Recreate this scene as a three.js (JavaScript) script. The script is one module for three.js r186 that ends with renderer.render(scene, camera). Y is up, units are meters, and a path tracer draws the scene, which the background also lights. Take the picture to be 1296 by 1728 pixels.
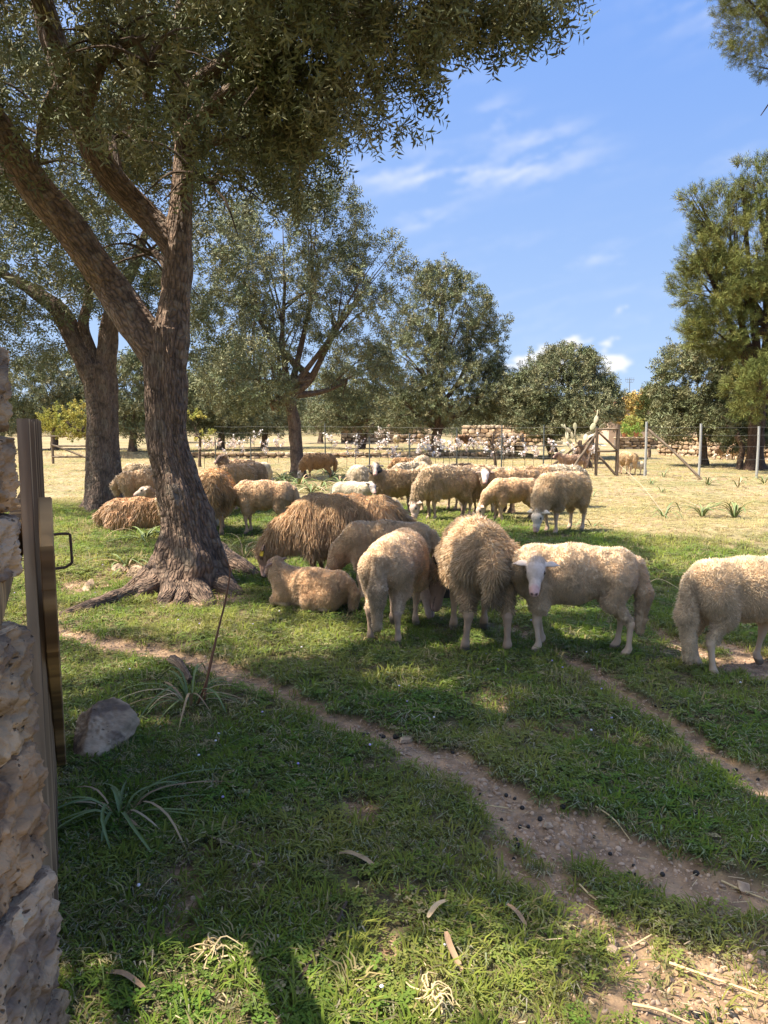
import * as THREE from 'three';
import { ConvexGeometry } from 'three/addons/geometries/ConvexGeometry.js';
import { mergeGeometries, mergeVertices } from 'three/addons/utils/BufferGeometryUtils.js';
import { createNoise2D, createNoise3D } from 'simplex-noise';

// ---------- camera, sky, sun, exposure ----------
const scene = new THREE.Scene();
const EYE = 1.4, FOCAL = 1297, PITCH = Math.atan(146 / 1297);          // eye height in metres, focal length in photo pixels
const camera = new THREE.PerspectiveCamera(2 * Math.atan(864 / FOCAL) * 180 / Math.PI, 768 / 1024, 0.05, 900);
camera.position.set(0, EYE, 0);
camera.rotation.x = -PITCH;
camera.updateMatrixWorld(true);
const renderer = new THREE.WebGLRenderer({ antialias: true });
renderer.setSize(768, 1024);
renderer.toneMapping = THREE.LinearToneMapping;
renderer.toneMappingExposure = 2.5;
renderer.shadowMap.enabled = true;
const SUN = new THREE.Vector3(-0.50, 0.85, 0.06).normalize();
const sun = new THREE.DirectionalLight(new THREE.Color(1.0, 0.90, 0.77), 4.5);
sun.target.position.set(0, 0, -8); sun.position.copy(SUN).multiplyScalar(60).add(sun.target.position);
sun.castShadow = true; sun.shadow.mapSize.set(4096, 4096);
Object.assign(sun.shadow.camera, { left: -40, right: 40, top: 40, bottom: -40, near: 1, far: 160 });
scene.add(sun, sun.target);

function rng(seed) { let a = seed >>> 0; return () => { a = (a + 0x6D2B79F5) | 0; let t = Math.imul(a ^ (a >>> 15), 1 | a); t = (t + Math.imul(t ^ (t >>> 7), 61 | t)) ^ t; return ((t ^ (t >>> 14)) >>> 0) / 4294967296; }; }
const n2 = createNoise2D(rng(11)), n3 = createNoise3D(rng(12)), n2b = createNoise2D(rng(13));
const V = (x, y, z) => new THREE.Vector3(x, y, z);
const clamp = (x, a = 0, b = 1) => Math.min(b, Math.max(a, x));
const lerp = (a, b, t) => a + (b - a) * t;
const smooth = (a, b, x) => { const t = clamp((x - a) / (b - a)); return t * t * (3 - 2 * t); };
const fbm2 = (x, y, o = 4) => { let s = 0, a = 0.5; for (let i = 0; i < o; i++) { s += a * n2(x, y); x = x * 2.03 + 7.1; y = y * 2.03 - 3.7; a *= 0.5; } return s; };
const fbm3 = (x, y, z, o = 3) => { let s = 0, a = 0.5; for (let i = 0; i < o; i++) { s += a * n3(x, y, z); x = x * 2.03 + 7.1; y = y * 2.03; z = z * 2.03 - 3.7; a *= 0.5; } return s; };

{ // the sky: clear spring blue, wisps of cirrus, low cumulus near the horizon
  const W = 2048, H = 1024, data = new Float32Array(W * H * 4);
  for (let j = 0; j < H; j++) {
    const el = ((j + 0.5) / H - 0.5) * Math.PI, ed = el * 180 / Math.PI, cy = Math.cos(el);
    for (let i = 0; i < W; i++) {
      const ph = ((i + 0.5) / W - 0.5) * 2 * Math.PI, dx = Math.cos(ph) * cy, dz = Math.sin(ph) * cy, dy = Math.sin(el);
      const t = Math.pow(clamp(Math.max(dy, 0)), 0.55);
      let r = lerp(0.27, 0.068, clamp(t * 1.45)), g = lerp(0.35, 0.150, clamp(t * 1.45)), b = lerp(0.43, 0.37, clamp(t * 1.45));
      const sd = dx * SUN.x + dy * SUN.y + dz * SUN.z;                 // forward scattering round the sun, strengthened to fill the shade below
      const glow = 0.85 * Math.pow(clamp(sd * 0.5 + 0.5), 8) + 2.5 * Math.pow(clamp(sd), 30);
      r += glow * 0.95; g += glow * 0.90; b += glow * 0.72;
      if (ed > 0.2) {
        const az = Math.atan2(dx, -dz) * 180 / Math.PI;
        const ca = Math.cos(0.22), sa = Math.sin(0.22), u = az * ca + ed * sa, v = -az * sa + ed * ca;   // wisps rise slightly to the right
        const wisp = fbm2(u * 0.10 + 3, v * 0.55, 5) + 0.35 * fbm2(u * 0.5, v * 1.6 + 9, 3);
        const veil = fbm2(az * 0.035 + 1.5, ed * 0.06 + 4.2, 3);
        const bank = (x0, y0, rx, ry) => Math.exp(-(((az - x0) / rx) ** 2) - (((ed - y0) / ry) ** 2));
        let c = clamp(wisp * 1.3 + 0.02) * clamp(veil * 0.8 + 0.02) * 0.35 * smooth(1, 9, ed);
        c += clamp(wisp * 1.1 + 0.30) * 0.60 * (bank(5, 17.2, 8, 1.05) + 0.7 * bank(11.5, 18.8, 3.2, 1.2) + 0.7 * bank(8.2, 20.4, 1.5, 1.2) + 0.7 * bank(2.5, 14.4, 2.2, 0.7) + 0.55 * bank(22, 26.5, 4.5, 2.6) + 0.5 * bank(14.5, 11.4, 2.0, 0.35));
        const puff = fbm2(az * 0.16 + 20, ed * 0.34 + 2, 5);
        c += smooth(0.0, 0.30, puff + 0.85 * bank(11.6, 4.6, 3.6, 2.0) + 0.5 * bank(16.3, 4.4, 1.6, 1.6) - 0.52 + 0.25 * bank(-40, 5, 30, 3) + 0.2 * bank(80, 5, 40, 3) + 0.22 * bank(170, 5, 60, 4)) * 0.95 * smooth(0, 1.5, ed) * smooth(12, 7, ed);
        c = clamp(c, 0, 0.92);
        r = lerp(r, 0.45, c); g = lerp(g, 0.45, c); b = lerp(b, 0.46, c);
      } else { const k = smooth(0.2, -3, ed); r = lerp(r, 0.22, k); g = lerp(g, 0.20, k); b = lerp(b, 0.15, k); }
      const o = (j * W + i) * 4; data[o] = r; data[o + 1] = g; data[o + 2] = b; data[o + 3] = 1;
    }
  }
  const tex = new THREE.DataTexture(data, W, H, THREE.RGBAFormat, THREE.FloatType);
  tex.mapping = THREE.EquirectangularReflectionMapping; tex.magFilter = THREE.LinearFilter; tex.needsUpdate = true;
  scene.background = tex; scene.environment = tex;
}

// ---------- helpers ----------
const rayOf = (px, py) => V((px - 648) / FOCAL, -(py - 864) / FOCAL, -1).applyAxisAngle(V(1, 0, 0), -PITCH);
const G = (px, py, y = 0) => { const d = rayOf(px, py); return d.multiplyScalar((y - EYE) / d.y).add(V(0, EYE, 0)); };   // the point of the ground that the photograph shows there
const At = (px, py, depth) => { const d = rayOf(px, py); return d.multiplyScalar(-depth / d.z).add(V(0, EYE, 0)); };     // a point at that distance
const taken = new Map();
function numbered(name) { const k = taken.get(name) || 0; taken.set(name, k + 1); return k ? name + '_' + String(k).padStart(3, '0') : name; }
function tag(o, label, category, group, kind) { if (label) o.userData.label = label; if (category) o.userData.category = category; if (group) o.userData.group = group; if (kind) o.userData.kind = kind; return o; }
function thing(name, label, category, pos = V(0, 0, 0), yaw = 0, group) { const o = new THREE.Group(); o.name = numbered(name); o.position.copy(pos); o.rotation.y = yaw; scene.add(o); return tag(o, label, category, group); }
function mesh(name, geo, mat, parent) { const m = new THREE.Mesh(geo, mat); m.name = parent === scene ? numbered(name) : name; m.castShadow = m.receiveShadow = true; parent.add(m); return m; }
function inst(name, geo, mat, list, parent) {       // list: [Matrix4, r, g, b]
  const m = new THREE.InstancedMesh(geo, mat, list.length); m.name = parent === scene ? numbered(name) : name;
  const c = new THREE.Color();
  list.forEach((e, i) => { m.setMatrixAt(i, e[0]); m.setColorAt(i, c.setRGB(e[1], e[2], e[3])); });
  m.castShadow = m.receiveShadow = true; m.userData.kind = 'stuff'; parent.add(m); return m;
}
const UPY = V(0, 1, 0), qTmp = new THREE.Quaternion(), qTmp2 = new THREE.Quaternion();
function place(p, dir, spin, sx, sy = sx, sz = sx) {  // matrix that stands local +y along dir
  qTmp.setFromUnitVectors(UPY, dir); qTmp2.setFromAxisAngle(UPY, spin); qTmp.multiply(qTmp2);
  return new THREE.Matrix4().compose(p, qTmp, V(sx, sy, sz));
}
function geoOf(pos, idx, col, uv, nor) {
  const g = new THREE.BufferGeometry();
  g.setAttribute('position', new THREE.Float32BufferAttribute(pos, 3));
  if (uv) g.setAttribute('uv', new THREE.Float32BufferAttribute(uv, 2));
  if (col) g.setAttribute('color', new THREE.Float32BufferAttribute(col, 3));
  if (idx) g.setIndex(idx);
  if (nor) g.setAttribute('normal', new THREE.Float32BufferAttribute(nor, 3)); else g.computeVertexNormals();
  return g;
}
// tiling noise for textures
function tileNoise(seed) {
  const N = 256, r = rng(seed), t = new Float32Array(N * N); for (let i = 0; i < N * N; i++) t[i] = r();
  return (x, y, per, pery = per) => { const xi = Math.floor(x), yi = Math.floor(y), fx = x - xi, fy = y - yi, m = (a, q) => ((a % q) + q) % q, h = (a, b) => t[(m(b, pery) % N) * N + (m(a, per) % N)], sx = fx * fx * (3 - 2 * fx), sy = fy * fy * (3 - 2 * fy); return lerp(lerp(h(xi, yi), h(xi + 1, yi), sx), lerp(h(xi, yi + 1), h(xi + 1, yi + 1), sx), sy); };
}
const tn = tileNoise(5);
function tfbm(u, v, p0, o = 5, ax = 1, ay = 1) { let s = 0, a = 0.5, p = p0; for (let i = 0; i < o; i++) { s += a * tn(u * Math.round(p * ax) + i * 17, v * Math.max(1, Math.round(p * ay)) + i * 5, Math.round(p * ax), Math.max(1, Math.round(p * ay))); p *= 2; a *= 0.5; } return s; }
function tex(N, f, srgb = false) {    // f(u, v) -> [r, g, b] 0..1 or a number
  const d = new Uint8Array(N * N * 4);
  for (let j = 0; j < N; j++) for (let i = 0; i < N; i++) { const c = f(i / N, j / N), o = (j * N + i) * 4; for (let k = 0; k < 3; k++) d[o + k] = clamp(typeof c === 'number' ? c : c[k]) * 255; d[o + 3] = 255; }
  const t = new THREE.DataTexture(d, N, N); t.wrapS = t.wrapT = THREE.RepeatWrapping; t.magFilter = THREE.LinearFilter; t.minFilter = THREE.LinearMipmapLinearFilter; t.generateMipmaps = true; if (srgb) t.colorSpace = THREE.SRGBColorSpace; t.needsUpdate = true; return t;
}
const cellular = (u, v, n, nv = n) => { // tiling worley: [nearest, second]
  const x = u * n, y = v * nv, xi = Math.floor(x), yi = Math.floor(y); let a = 9, b = 9;
  for (let j = -1; j <= 1; j++) for (let i = -1; i <= 1; i++) { const cx = xi + i, cy = yi + j, mx = ((cx % n) + n) % n, my = ((cy % nv) + nv) % nv, px = cx + tn(mx, my, 256), py = cy + tn(mx + 91, my + 37, 256), d = Math.hypot(px - x, py - y); if (d < a) { b = a; a = d; } else if (d < b) b = d; }
  return [a, b];
};
const barkH = (u, v) => { const w = tn(u * 4, v * 3, 4, 3) * 0.12, [a, b] = cellular(u + w * 0.5, v + w * 0.3, 26, 6), r = clamp((b - a) * 2.2), [c, d] = cellular(u + 0.3 + w, v, 10, 5), q = clamp((d - c) * 2.5); const fis = tfbm(u + w * 0.3, v, 28, 3, 1, 0.18); return clamp(0.40 * Math.pow(r, 0.7) + 0.06 * q + 0.5 * (tfbm(u, v, 20, 4) - 0.22) + 0.9 * (fis - 0.42)); };
const barkBump = tex(512, barkH);
const barkMap = tex(512, (u, v) => { const h = barkH(u, v), p = tfbm(u, v, 5, 5), l = clamp((tfbm(u + 0.37, v, 9, 5) - 0.54) * 9); const k = 0.58 + 0.42 * h + 0.35 * (p - 0.5); return [lerp(k * 0.94, 0.86, l * 0.55), lerp(k * 0.86, 0.86, l * 0.55), lerp(k * 0.78, 0.80, l * 0.55)]; }, true);
const barkMat = (r, g, b, scale = 0.02) => new THREE.MeshStandardMaterial({ color: new THREE.Color().setRGB(r, g, b), map: barkMap, bumpMap: barkBump, bumpScale: scale, roughness: 0.92 });
const plainMat = (r, g, b, rough = 0.85, extra = {}) => new THREE.MeshStandardMaterial({ color: new THREE.Color().setRGB(r, g, b), roughness: rough, ...extra });

// swept limb: points and radii, uv in metres, uneven bark
function limb(pts, radii, o = {}) {
  const seg = o.seg || 10, rings = o.rings || Math.max(4, pts.length * 4), curve = new THREE.CatmullRomCurve3(pts, false, 'centripetal');
  const pos = [], uv = [], idx = [], rough = o.rough ?? 0.1, sd = o.seed || 0, T = V(), N = V(), B = V(), pv = V(), around = Math.max(1, Math.round(radii.reduce((a, b) => a + b, 0) / radii.length * 6.28 / 0.55)); let len = 0;
  for (let i = 0; i <= rings; i++) {
    const t = i / rings, p = curve.getPoint(t); curve.getTangent(t, T);
    if (i === 0) { N.set(1, 0, 0); if (Math.abs(T.x) > 0.8) N.set(0, 0, 1); } else len += p.distanceTo(pv);
    pv.copy(p); N.addScaledVector(T, -N.dot(T)).normalize(); B.crossVectors(T, N);
    const f = t * (radii.length - 1), k = Math.min(radii.length - 2, Math.floor(f)), r0 = lerp(radii[k], radii[k + 1], f - k);
    for (let j = 0; j <= seg; j++) {
      const a = j / seg * Math.PI * 2, c = Math.cos(a), s = Math.sin(a);
      let r = r0 * (1 + rough * (n3(c * 1.3 + sd, s * 1.3, len * 1.8) + 0.5 * n3(c * 3 + sd, s * 3, len * 3.5)));
      if (o.shape) r = o.shape(r, a, p.y, t);
      pos.push(p.x + (N.x * c + B.x * s) * r, p.y + (N.y * c + B.y * s) * r, p.z + (N.z * c + B.z * s) * r);
      uv.push(j / seg * around, len / 0.55);
    }
  }
  const w = seg + 1;
  for (let i = 0; i < rings; i++) for (let j = 0; j < seg; j++) { const a = i * w + j, b = a + 1, c = a + w, d = c + 1; idx.push(a, b, c, b, d, c); }
  for (const [ring, flip] of [[0, 1], [rings, 0]]) {         // close both ends
    const q = curve.getPoint(ring / rings), k = pos.length / 3; pos.push(q.x, q.y, q.z); uv.push(0, 0);
    for (let j = 0; j < seg; j++) { const a = ring * w + j; flip ? idx.push(a + 1, a, k) : idx.push(a, a + 1, k); }
  }
  return geoOf(pos, idx, null, uv);
}
// flat ribbon leaf with a folded midrib
function ribbon(pts, width, o = {}) {
  const n = o.n || 10, curve = new THREE.CatmullRomCurve3(pts), pos = [], uv = [], idx = [], T = V(), S = V(), Nn = V(), ref = o.ref || UPY;
  for (let i = 0; i <= n; i++) {
    const t = i / n, p = curve.getPoint(t); curve.getTangent(t, T); S.crossVectors(T, ref); if (S.lengthSq() < 1e-4) S.set(1, 0, 0); S.normalize(); Nn.crossVectors(S, T).normalize();
    const w = width * 0.5 * (o.blunt ? 1 - 0.5 * Math.abs(2 * t - 1) ** 4 : Math.min(1, 0.55 + t * 1.8) * Math.sqrt(Math.max(0.0004, 1 - t ** 2.2))), fold = (o.fold ?? 0.35) * w;
    pos.push(p.x - S.x * w + Nn.x * fold, p.y - S.y * w + Nn.y * fold, p.z - S.z * w + Nn.z * fold, p.x, p.y, p.z, p.x + S.x * w + Nn.x * fold, p.y + S.y * w + Nn.y * fold, p.z + S.z * w + Nn.z * fold);
    uv.push(0, t * 3, 0.5, t * 3, 1, t * 3);
    if (i < n) { const a = i * 3; idx.push(a, a + 1, a + 3, a + 1, a + 4, a + 3, a + 1, a + 2, a + 4, a + 2, a + 5, a + 4); }
  }
  return geoOf(pos, idx, null, uv);
}
// surface of a distance field (naive surface nets)
function surfaceNets(field, lo, hi, cell) {
  const nx = Math.ceil((hi.x - lo.x) / cell) + 1, ny = Math.ceil((hi.y - lo.y) / cell) + 1, nz = Math.ceil((hi.z - lo.z) / cell) + 1, f = new Float32Array(nx * ny * nz);
  const at = (i, j, k) => (k * ny + j) * nx + i;
  for (let k = 0; k < nz; k++) for (let j = 0; j < ny; j++) for (let i = 0; i < nx; i++) f[at(i, j, k)] = field(lo.x + i * cell, lo.y + j * cell, lo.z + k * cell);
  const id = new Int32Array(nx * ny * nz).fill(-1), pos = [], idx = [];
  for (let k = 0; k < nz - 1; k++) for (let j = 0; j < ny - 1; j++) for (let i = 0; i < nx - 1; i++) {
    let m = 0; for (let c = 0; c < 8; c++) if (f[at(i + (c & 1), j + ((c >> 1) & 1), k + (c >> 2))] < 0) m++;
    if (m === 0 || m === 8) continue;
    let x = 0, y = 0, z = 0, n = 0;
    for (let a = 0; a < 8; a++) for (const bit of [1, 2, 4]) if (!(a & bit)) {
      const b = a | bit, fa = f[at(i + (a & 1), j + ((a >> 1) & 1), k + (a >> 2))], fb = f[at(i + (b & 1), j + ((b >> 1) & 1), k + (b >> 2))];
      if ((fa < 0) === (fb < 0)) continue;
      const t = fa / (fa - fb); x += (a & 1) + (bit === 1 ? t : 0); y += ((a >> 1) & 1) + (bit === 2 ? t : 0); z += (a >> 2) + (bit === 4 ? t : 0); n++;
    }
    id[at(i, j, k)] = pos.length / 3; pos.push(lo.x + (i + x / n) * cell, lo.y + (j + y / n) * cell, lo.z + (k + z / n) * cell);
  }
  for (let k = 1; k < nz - 1; k++) for (let j = 1; j < ny - 1; j++) for (let i = 1; i < nx - 1; i++) {
    const a = f[at(i, j, k)] < 0;
    const quad = (p, q, r, s, fl) => { if (p < 0 || q < 0 || r < 0 || s < 0) return; fl ? idx.push(p, q, r, p, r, s) : idx.push(p, r, q, p, s, r); };
    if (a !== (f[at(i + 1, j, k)] < 0)) quad(id[at(i, j - 1, k - 1)], id[at(i, j, k - 1)], id[at(i, j, k)], id[at(i, j - 1, k)], a);
    if (a !== (f[at(i, j + 1, k)] < 0)) quad(id[at(i - 1, j, k - 1)], id[at(i - 1, j, k)], id[at(i, j, k)], id[at(i, j, k - 1)], a);
    if (a !== (f[at(i, j, k + 1)] < 0)) quad(id[at(i - 1, j - 1, k)], id[at(i, j - 1, k)], id[at(i, j, k)], id[at(i - 1, j, k)], a);
  }
  return { pos, idx };
}
// ---------- ground ----------
const pathOf = (pts) => pts.map(([px, py, w]) => { const p = G(px, py); return [p.x, p.z, w]; });
const PATHS = [
  pathOf([[60, 1060, 0.10], [200, 1085, 0.13], [330, 1112, 0.10], [450, 1168, 0.10], [560, 1215, 0.09], [700, 1275, 0.11], [850, 1350, 0.13], [960, 1410, 0.19], [1080, 1450, 0.14], [1200, 1488, 0.085], [1320, 1515, 0.07], [1500, 1560, 0.1]]),
  pathOf([[840, 1040, 0.03], [940, 1100, 0.055], [1030, 1160, 0.07], [1120, 1220, 0.075], [1200, 1270, 0.07], [1296, 1330, 0.09], [1450, 1400, 0.1]]),
  pathOf([[1075, 1040, 0.06], [1140, 1080, 0.07], [1185, 1108, 0.09], [1300, 1150, 0.1]]),
  pathOf([[1190, 1068, 0.05], [1296, 1130, 0.12], [1420, 1190, 0.14]]),
];
const SPOTS = [[830, 1186, 0.13], [880, 1230, 0.07], [930, 1243, 0.08], [870, 1462, 0.10], [960, 1500, 0.12], [1075, 1590, 0.08], [640, 1590, 0.03], [1296, 1728, 0.42], [1080, 1745, 0.20], [960, 1760, 0.16], [1240, 1660, 0.08], [735, 1720, 0.05], [140, 985, 0.35], [90, 1040, 0.3], [230, 960, 0.3], [330, 1010, 0.5], [640, 1135, 0.05], [450, 1420, 0.08], [300, 1560, 0.07], [600, 1380, 0.06], [340, 1480, 0.07]].map(([a, b, r]) => { const p = G(a, b); return [p.x, p.z, r]; });
function dirt(x, z) {
  const w = 0.05 * n2(x * 6, z * 6) + 0.035 * n2(x * 17, z * 17) + 0.05 * n2(x * 1.7, z * 1.7); let m = 0;
  for (const P of PATHS) for (let i = 0; i + 1 < P.length; i++) {
    const [ax, az, aw] = P[i], [bx, bz, bw] = P[i + 1], dx = bx - ax, dz = bz - az, t = clamp(((x - ax) * dx + (z - az) * dz) / (dx * dx + dz * dz)), d = Math.hypot(x - ax - dx * t, z - az - dz * t), r = lerp(aw, bw, t);
    m = Math.max(m, smooth(r + 0.05, r - 0.04, d + w * Math.min(1, r * 7)));
  }
  for (const [a, b, r] of SPOTS) { const d = Math.hypot(x - a, (z - b) * 0.8); if (d < r * 2) m = Math.max(m, 0.9 * smooth(r * 1.3, r * 0.4, d + w * 1.5)); }
  return m;
}
function dry(x, z) {   // 1 where the sward is dry straw
  const w = 1.3 * fbm2(x * 0.35, z * 0.35, 4), d = -z, edge = lerp(13.2, 9.0, smooth(0.8, 3.2, x)) + (x < -3 ? 0.5 : 0);
  return smooth(-0.9, 1.1, d - edge + w);
}
const TERRACE = (x, z) => 0.25 * smooth(-32.95, -33.1, z) * smooth(7.5, 5.5, x);
const groundY = (x, z) => 0.03 * n2(x * 0.33, z * 0.33) + 0.012 * n2(x * 1.4 + 5, z * 1.4) - 0.022 * dirt(x, z) + 0.09 * Math.exp(-(((x - 5.2) / 2.6) ** 2) - (((z + 9.8) / 1.0) ** 2)) + TERRACE(x, z) + (z < -60 ? (-60 - z) * 0.004 : 0);
const Gp = (px, py) => { const p = G(px, py); p.y = groundY(p.x, p.z); return p; };
const soilBump = tex(1024, (u, v) => clamp(0.55 * tfbm(u, v, 32, 5) + 0.35 * (1 - clamp(cellular(u, v, 40)[0] * 1.6)) * (tn(u * 16, v * 16, 16) > 0.6 ? 1 : 0.1) + 0.2));
const soilMap = tex(1024, (u, v) => { const a = tfbm(u, v, 24, 5), c = cellular(u + 0.3, v, 56), s = c[0] < 0.22 ? 1 : 0, k = 0.62 + 0.5 * a + s * 0.10 * (tn(u * 56, v * 56, 56) - 0.4); return [k, k * 0.985, k * 0.96]; }, true);
{
  const axis = (fine, half, step, grow, far) => { const a = [0]; let s = step; while (a[a.length - 1] < far) { if (a[a.length - 1] > half) s *= grow; a.push(a[a.length - 1] + s); } return a; };
  const xp = axis(1, 3.0, 0.026, 1.07, 260), xs = [...xp.slice(1).reverse().map((v) => -v), ...xp], zs = [...axis(1, 0.2, 0.1, 1.3, 30).slice(1).reverse().map((v) => v), ...axis(1, 7, 0.026, 1.045, 420).map((v) => -v)];
  for (const e of [-32.9, -33.0, -33.12]) zs.push(e); zs.sort((a, b) => b - a);
  const pos = [], col = [], uv = [], idx = [];
  for (const z of zs) for (const x of xs) {
    pos.push(x, groundY(x, z), z); uv.push(x / 1.3, z / 1.3);
    const m = dirt(x, z), d = dry(x, z), p = fbm2(x * 0.9, z * 0.9, 4), q = fbm2(x * 7, z * 7, 3), bare = smooth(0.12, 0.35, fbm2(x * 0.8 + 31, z * 0.8, 4));
    let c = [0.17 + 0.06 * q, 0.14 + 0.05 * q, 0.065];                                    // soil and roots between the green blades
    const s = [0.42 + 0.11 * p + 0.07 * q, 0.33 + 0.08 * p + 0.055 * q, 0.185 + 0.04 * p + 0.02 * q];     // straw sward
    const e = [0.45 + 0.07 * p + 0.08 * q, 0.30 + 0.05 * p + 0.06 * q, 0.185 + 0.03 * p + 0.03 * q];    // bare earth
    const gr = clamp(fbm2(x * 0.22 + 8, z * 0.35, 4) * 1.6 + 0.25); s[0] = lerp(s[0], 0.19, gr * 0.75); s[1] = lerp(s[1], 0.215, gr * 0.75); s[2] = lerp(s[2], 0.06, gr * 0.75);
    for (let k = 0; k < 3; k++) { c[k] = lerp(c[k], s[k], d); c[k] = lerp(c[k], e[k], Math.max(m, d * bare * 0.5)); col.push(c[k]); }
  }
  const w = xs.length; for (let j = 0; j + 1 < zs.length; j++) for (let i = 0; i + 1 < w; i++) { const a = j * w + i, b = a + 1, c = a + w, d = c + 1; idx.push(a, b, c, b, d, c); }
  const g = geoOf(pos, idx, col, uv); if (g.attributes.normal.getY(0) < 0) { for (let i = 0; i < idx.length; i += 3) { const t = idx[i]; idx[i] = idx[i + 1]; idx[i + 1] = t; } g.setIndex(idx); g.computeVertexNormals(); }
  tag(mesh('ground', g, new THREE.MeshStandardMaterial({ vertexColors: true, map: soilMap, bumpMap: soilBump, bumpScale: 0.035, roughness: 0.97 }), scene), 'pasture ground of green turf, bare dirt sheep tracks and dry straw beyond', 'ground', null, 'structure');
}
// ---------- turf ----------
const leafMat = (extra = {}) => new THREE.MeshPhysicalMaterial({ vertexColors: true, roughness: 1, transmission: 0.4, thickness: 0, specularIntensity: 0.35, side: THREE.DoubleSide, ...extra });
function bladeClump(seed, n, h, w, spread, lean) {
  const r = rng(seed), pos = [], col = [], idx = [], nor = [];
  for (let i = 0; i < n; i++) {
    const a = r() * 6.283, q = Math.sqrt(r()) * spread, x = Math.cos(a) * q, z = Math.sin(a) * q, b = a + (r() - 0.5) * 2.4, hh = h * (0.5 + 0.7 * r()), l = lean * (0.4 + r()), dx = Math.cos(b), dz = Math.sin(b), sx = -dz * w * 0.5, sz = dx * w * 0.5, k = pos.length / 3, t = 0.8 + 0.4 * r();
    pos.push(x - sx, 0, z - sz, x + sx, 0, z + sz, x + dx * l * hh * 0.4 - sx * 0.9, hh * 0.65, z + dz * l * hh * 0.4 - sz * 0.9, x + dx * l * hh * 0.4 + sx * 0.9, hh * 0.65, z + dz * l * hh * 0.4 + sz * 0.9, x + dx * l * hh * 1.2, hh * (1 - 0.35 * l * l), z + dz * l * hh * 1.2);
    for (let v = 0; v < 5; v++) { col.push(t * (0.9 + 0.2 * r()), t, t * 0.9); const m = V(-dx * 0.5, 0.85, -dz * 0.5).normalize(); nor.push(m.x, m.y, m.z); }
    idx.push(k, k + 1, k + 2, k + 1, k + 3, k + 2, k + 2, k + 3, k + 4);
  }
  return geoOf(pos, idx, col, null, nor);
}
function cloverClump(seed, n, h, rad, spread) {
  const r = rng(seed), pos = [], col = [], idx = [];
  for (let i = 0; i < n; i++) {
    const a = r() * 6.283, q = Math.sqrt(r()) * spread, cx = Math.cos(a) * q, cz = Math.sin(a) * q, y = h * (0.4 + 0.6 * r()), tx = (r() - 0.5) * 0.7, tz = (r() - 0.5) * 0.7, t = 0.8 + 0.4 * r(), R = rad * (0.6 + 0.6 * r()), sp = r() * 6.283;
    for (let l = 0; l < 3; l++) { const b = sp + l * 2.094, k = pos.length / 3; for (const [rr, db] of [[0, 0], [0.75, -0.55], [1.05, -0.12], [1.05, 0.2], [0.75, 0.6]]) { const x = Math.cos(b + db) * R * rr, z = Math.sin(b + db) * R * rr; pos.push(cx + x, y + x * tx + z * tz + (rr ? 0.15 * R : 0), cz + z); col.push(t, t, t); } idx.push(k, k + 2, k + 1, k, k + 3, k + 2, k, k + 4, k + 3); }
  }
  return geoOf(pos, idx, col);
}
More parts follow.
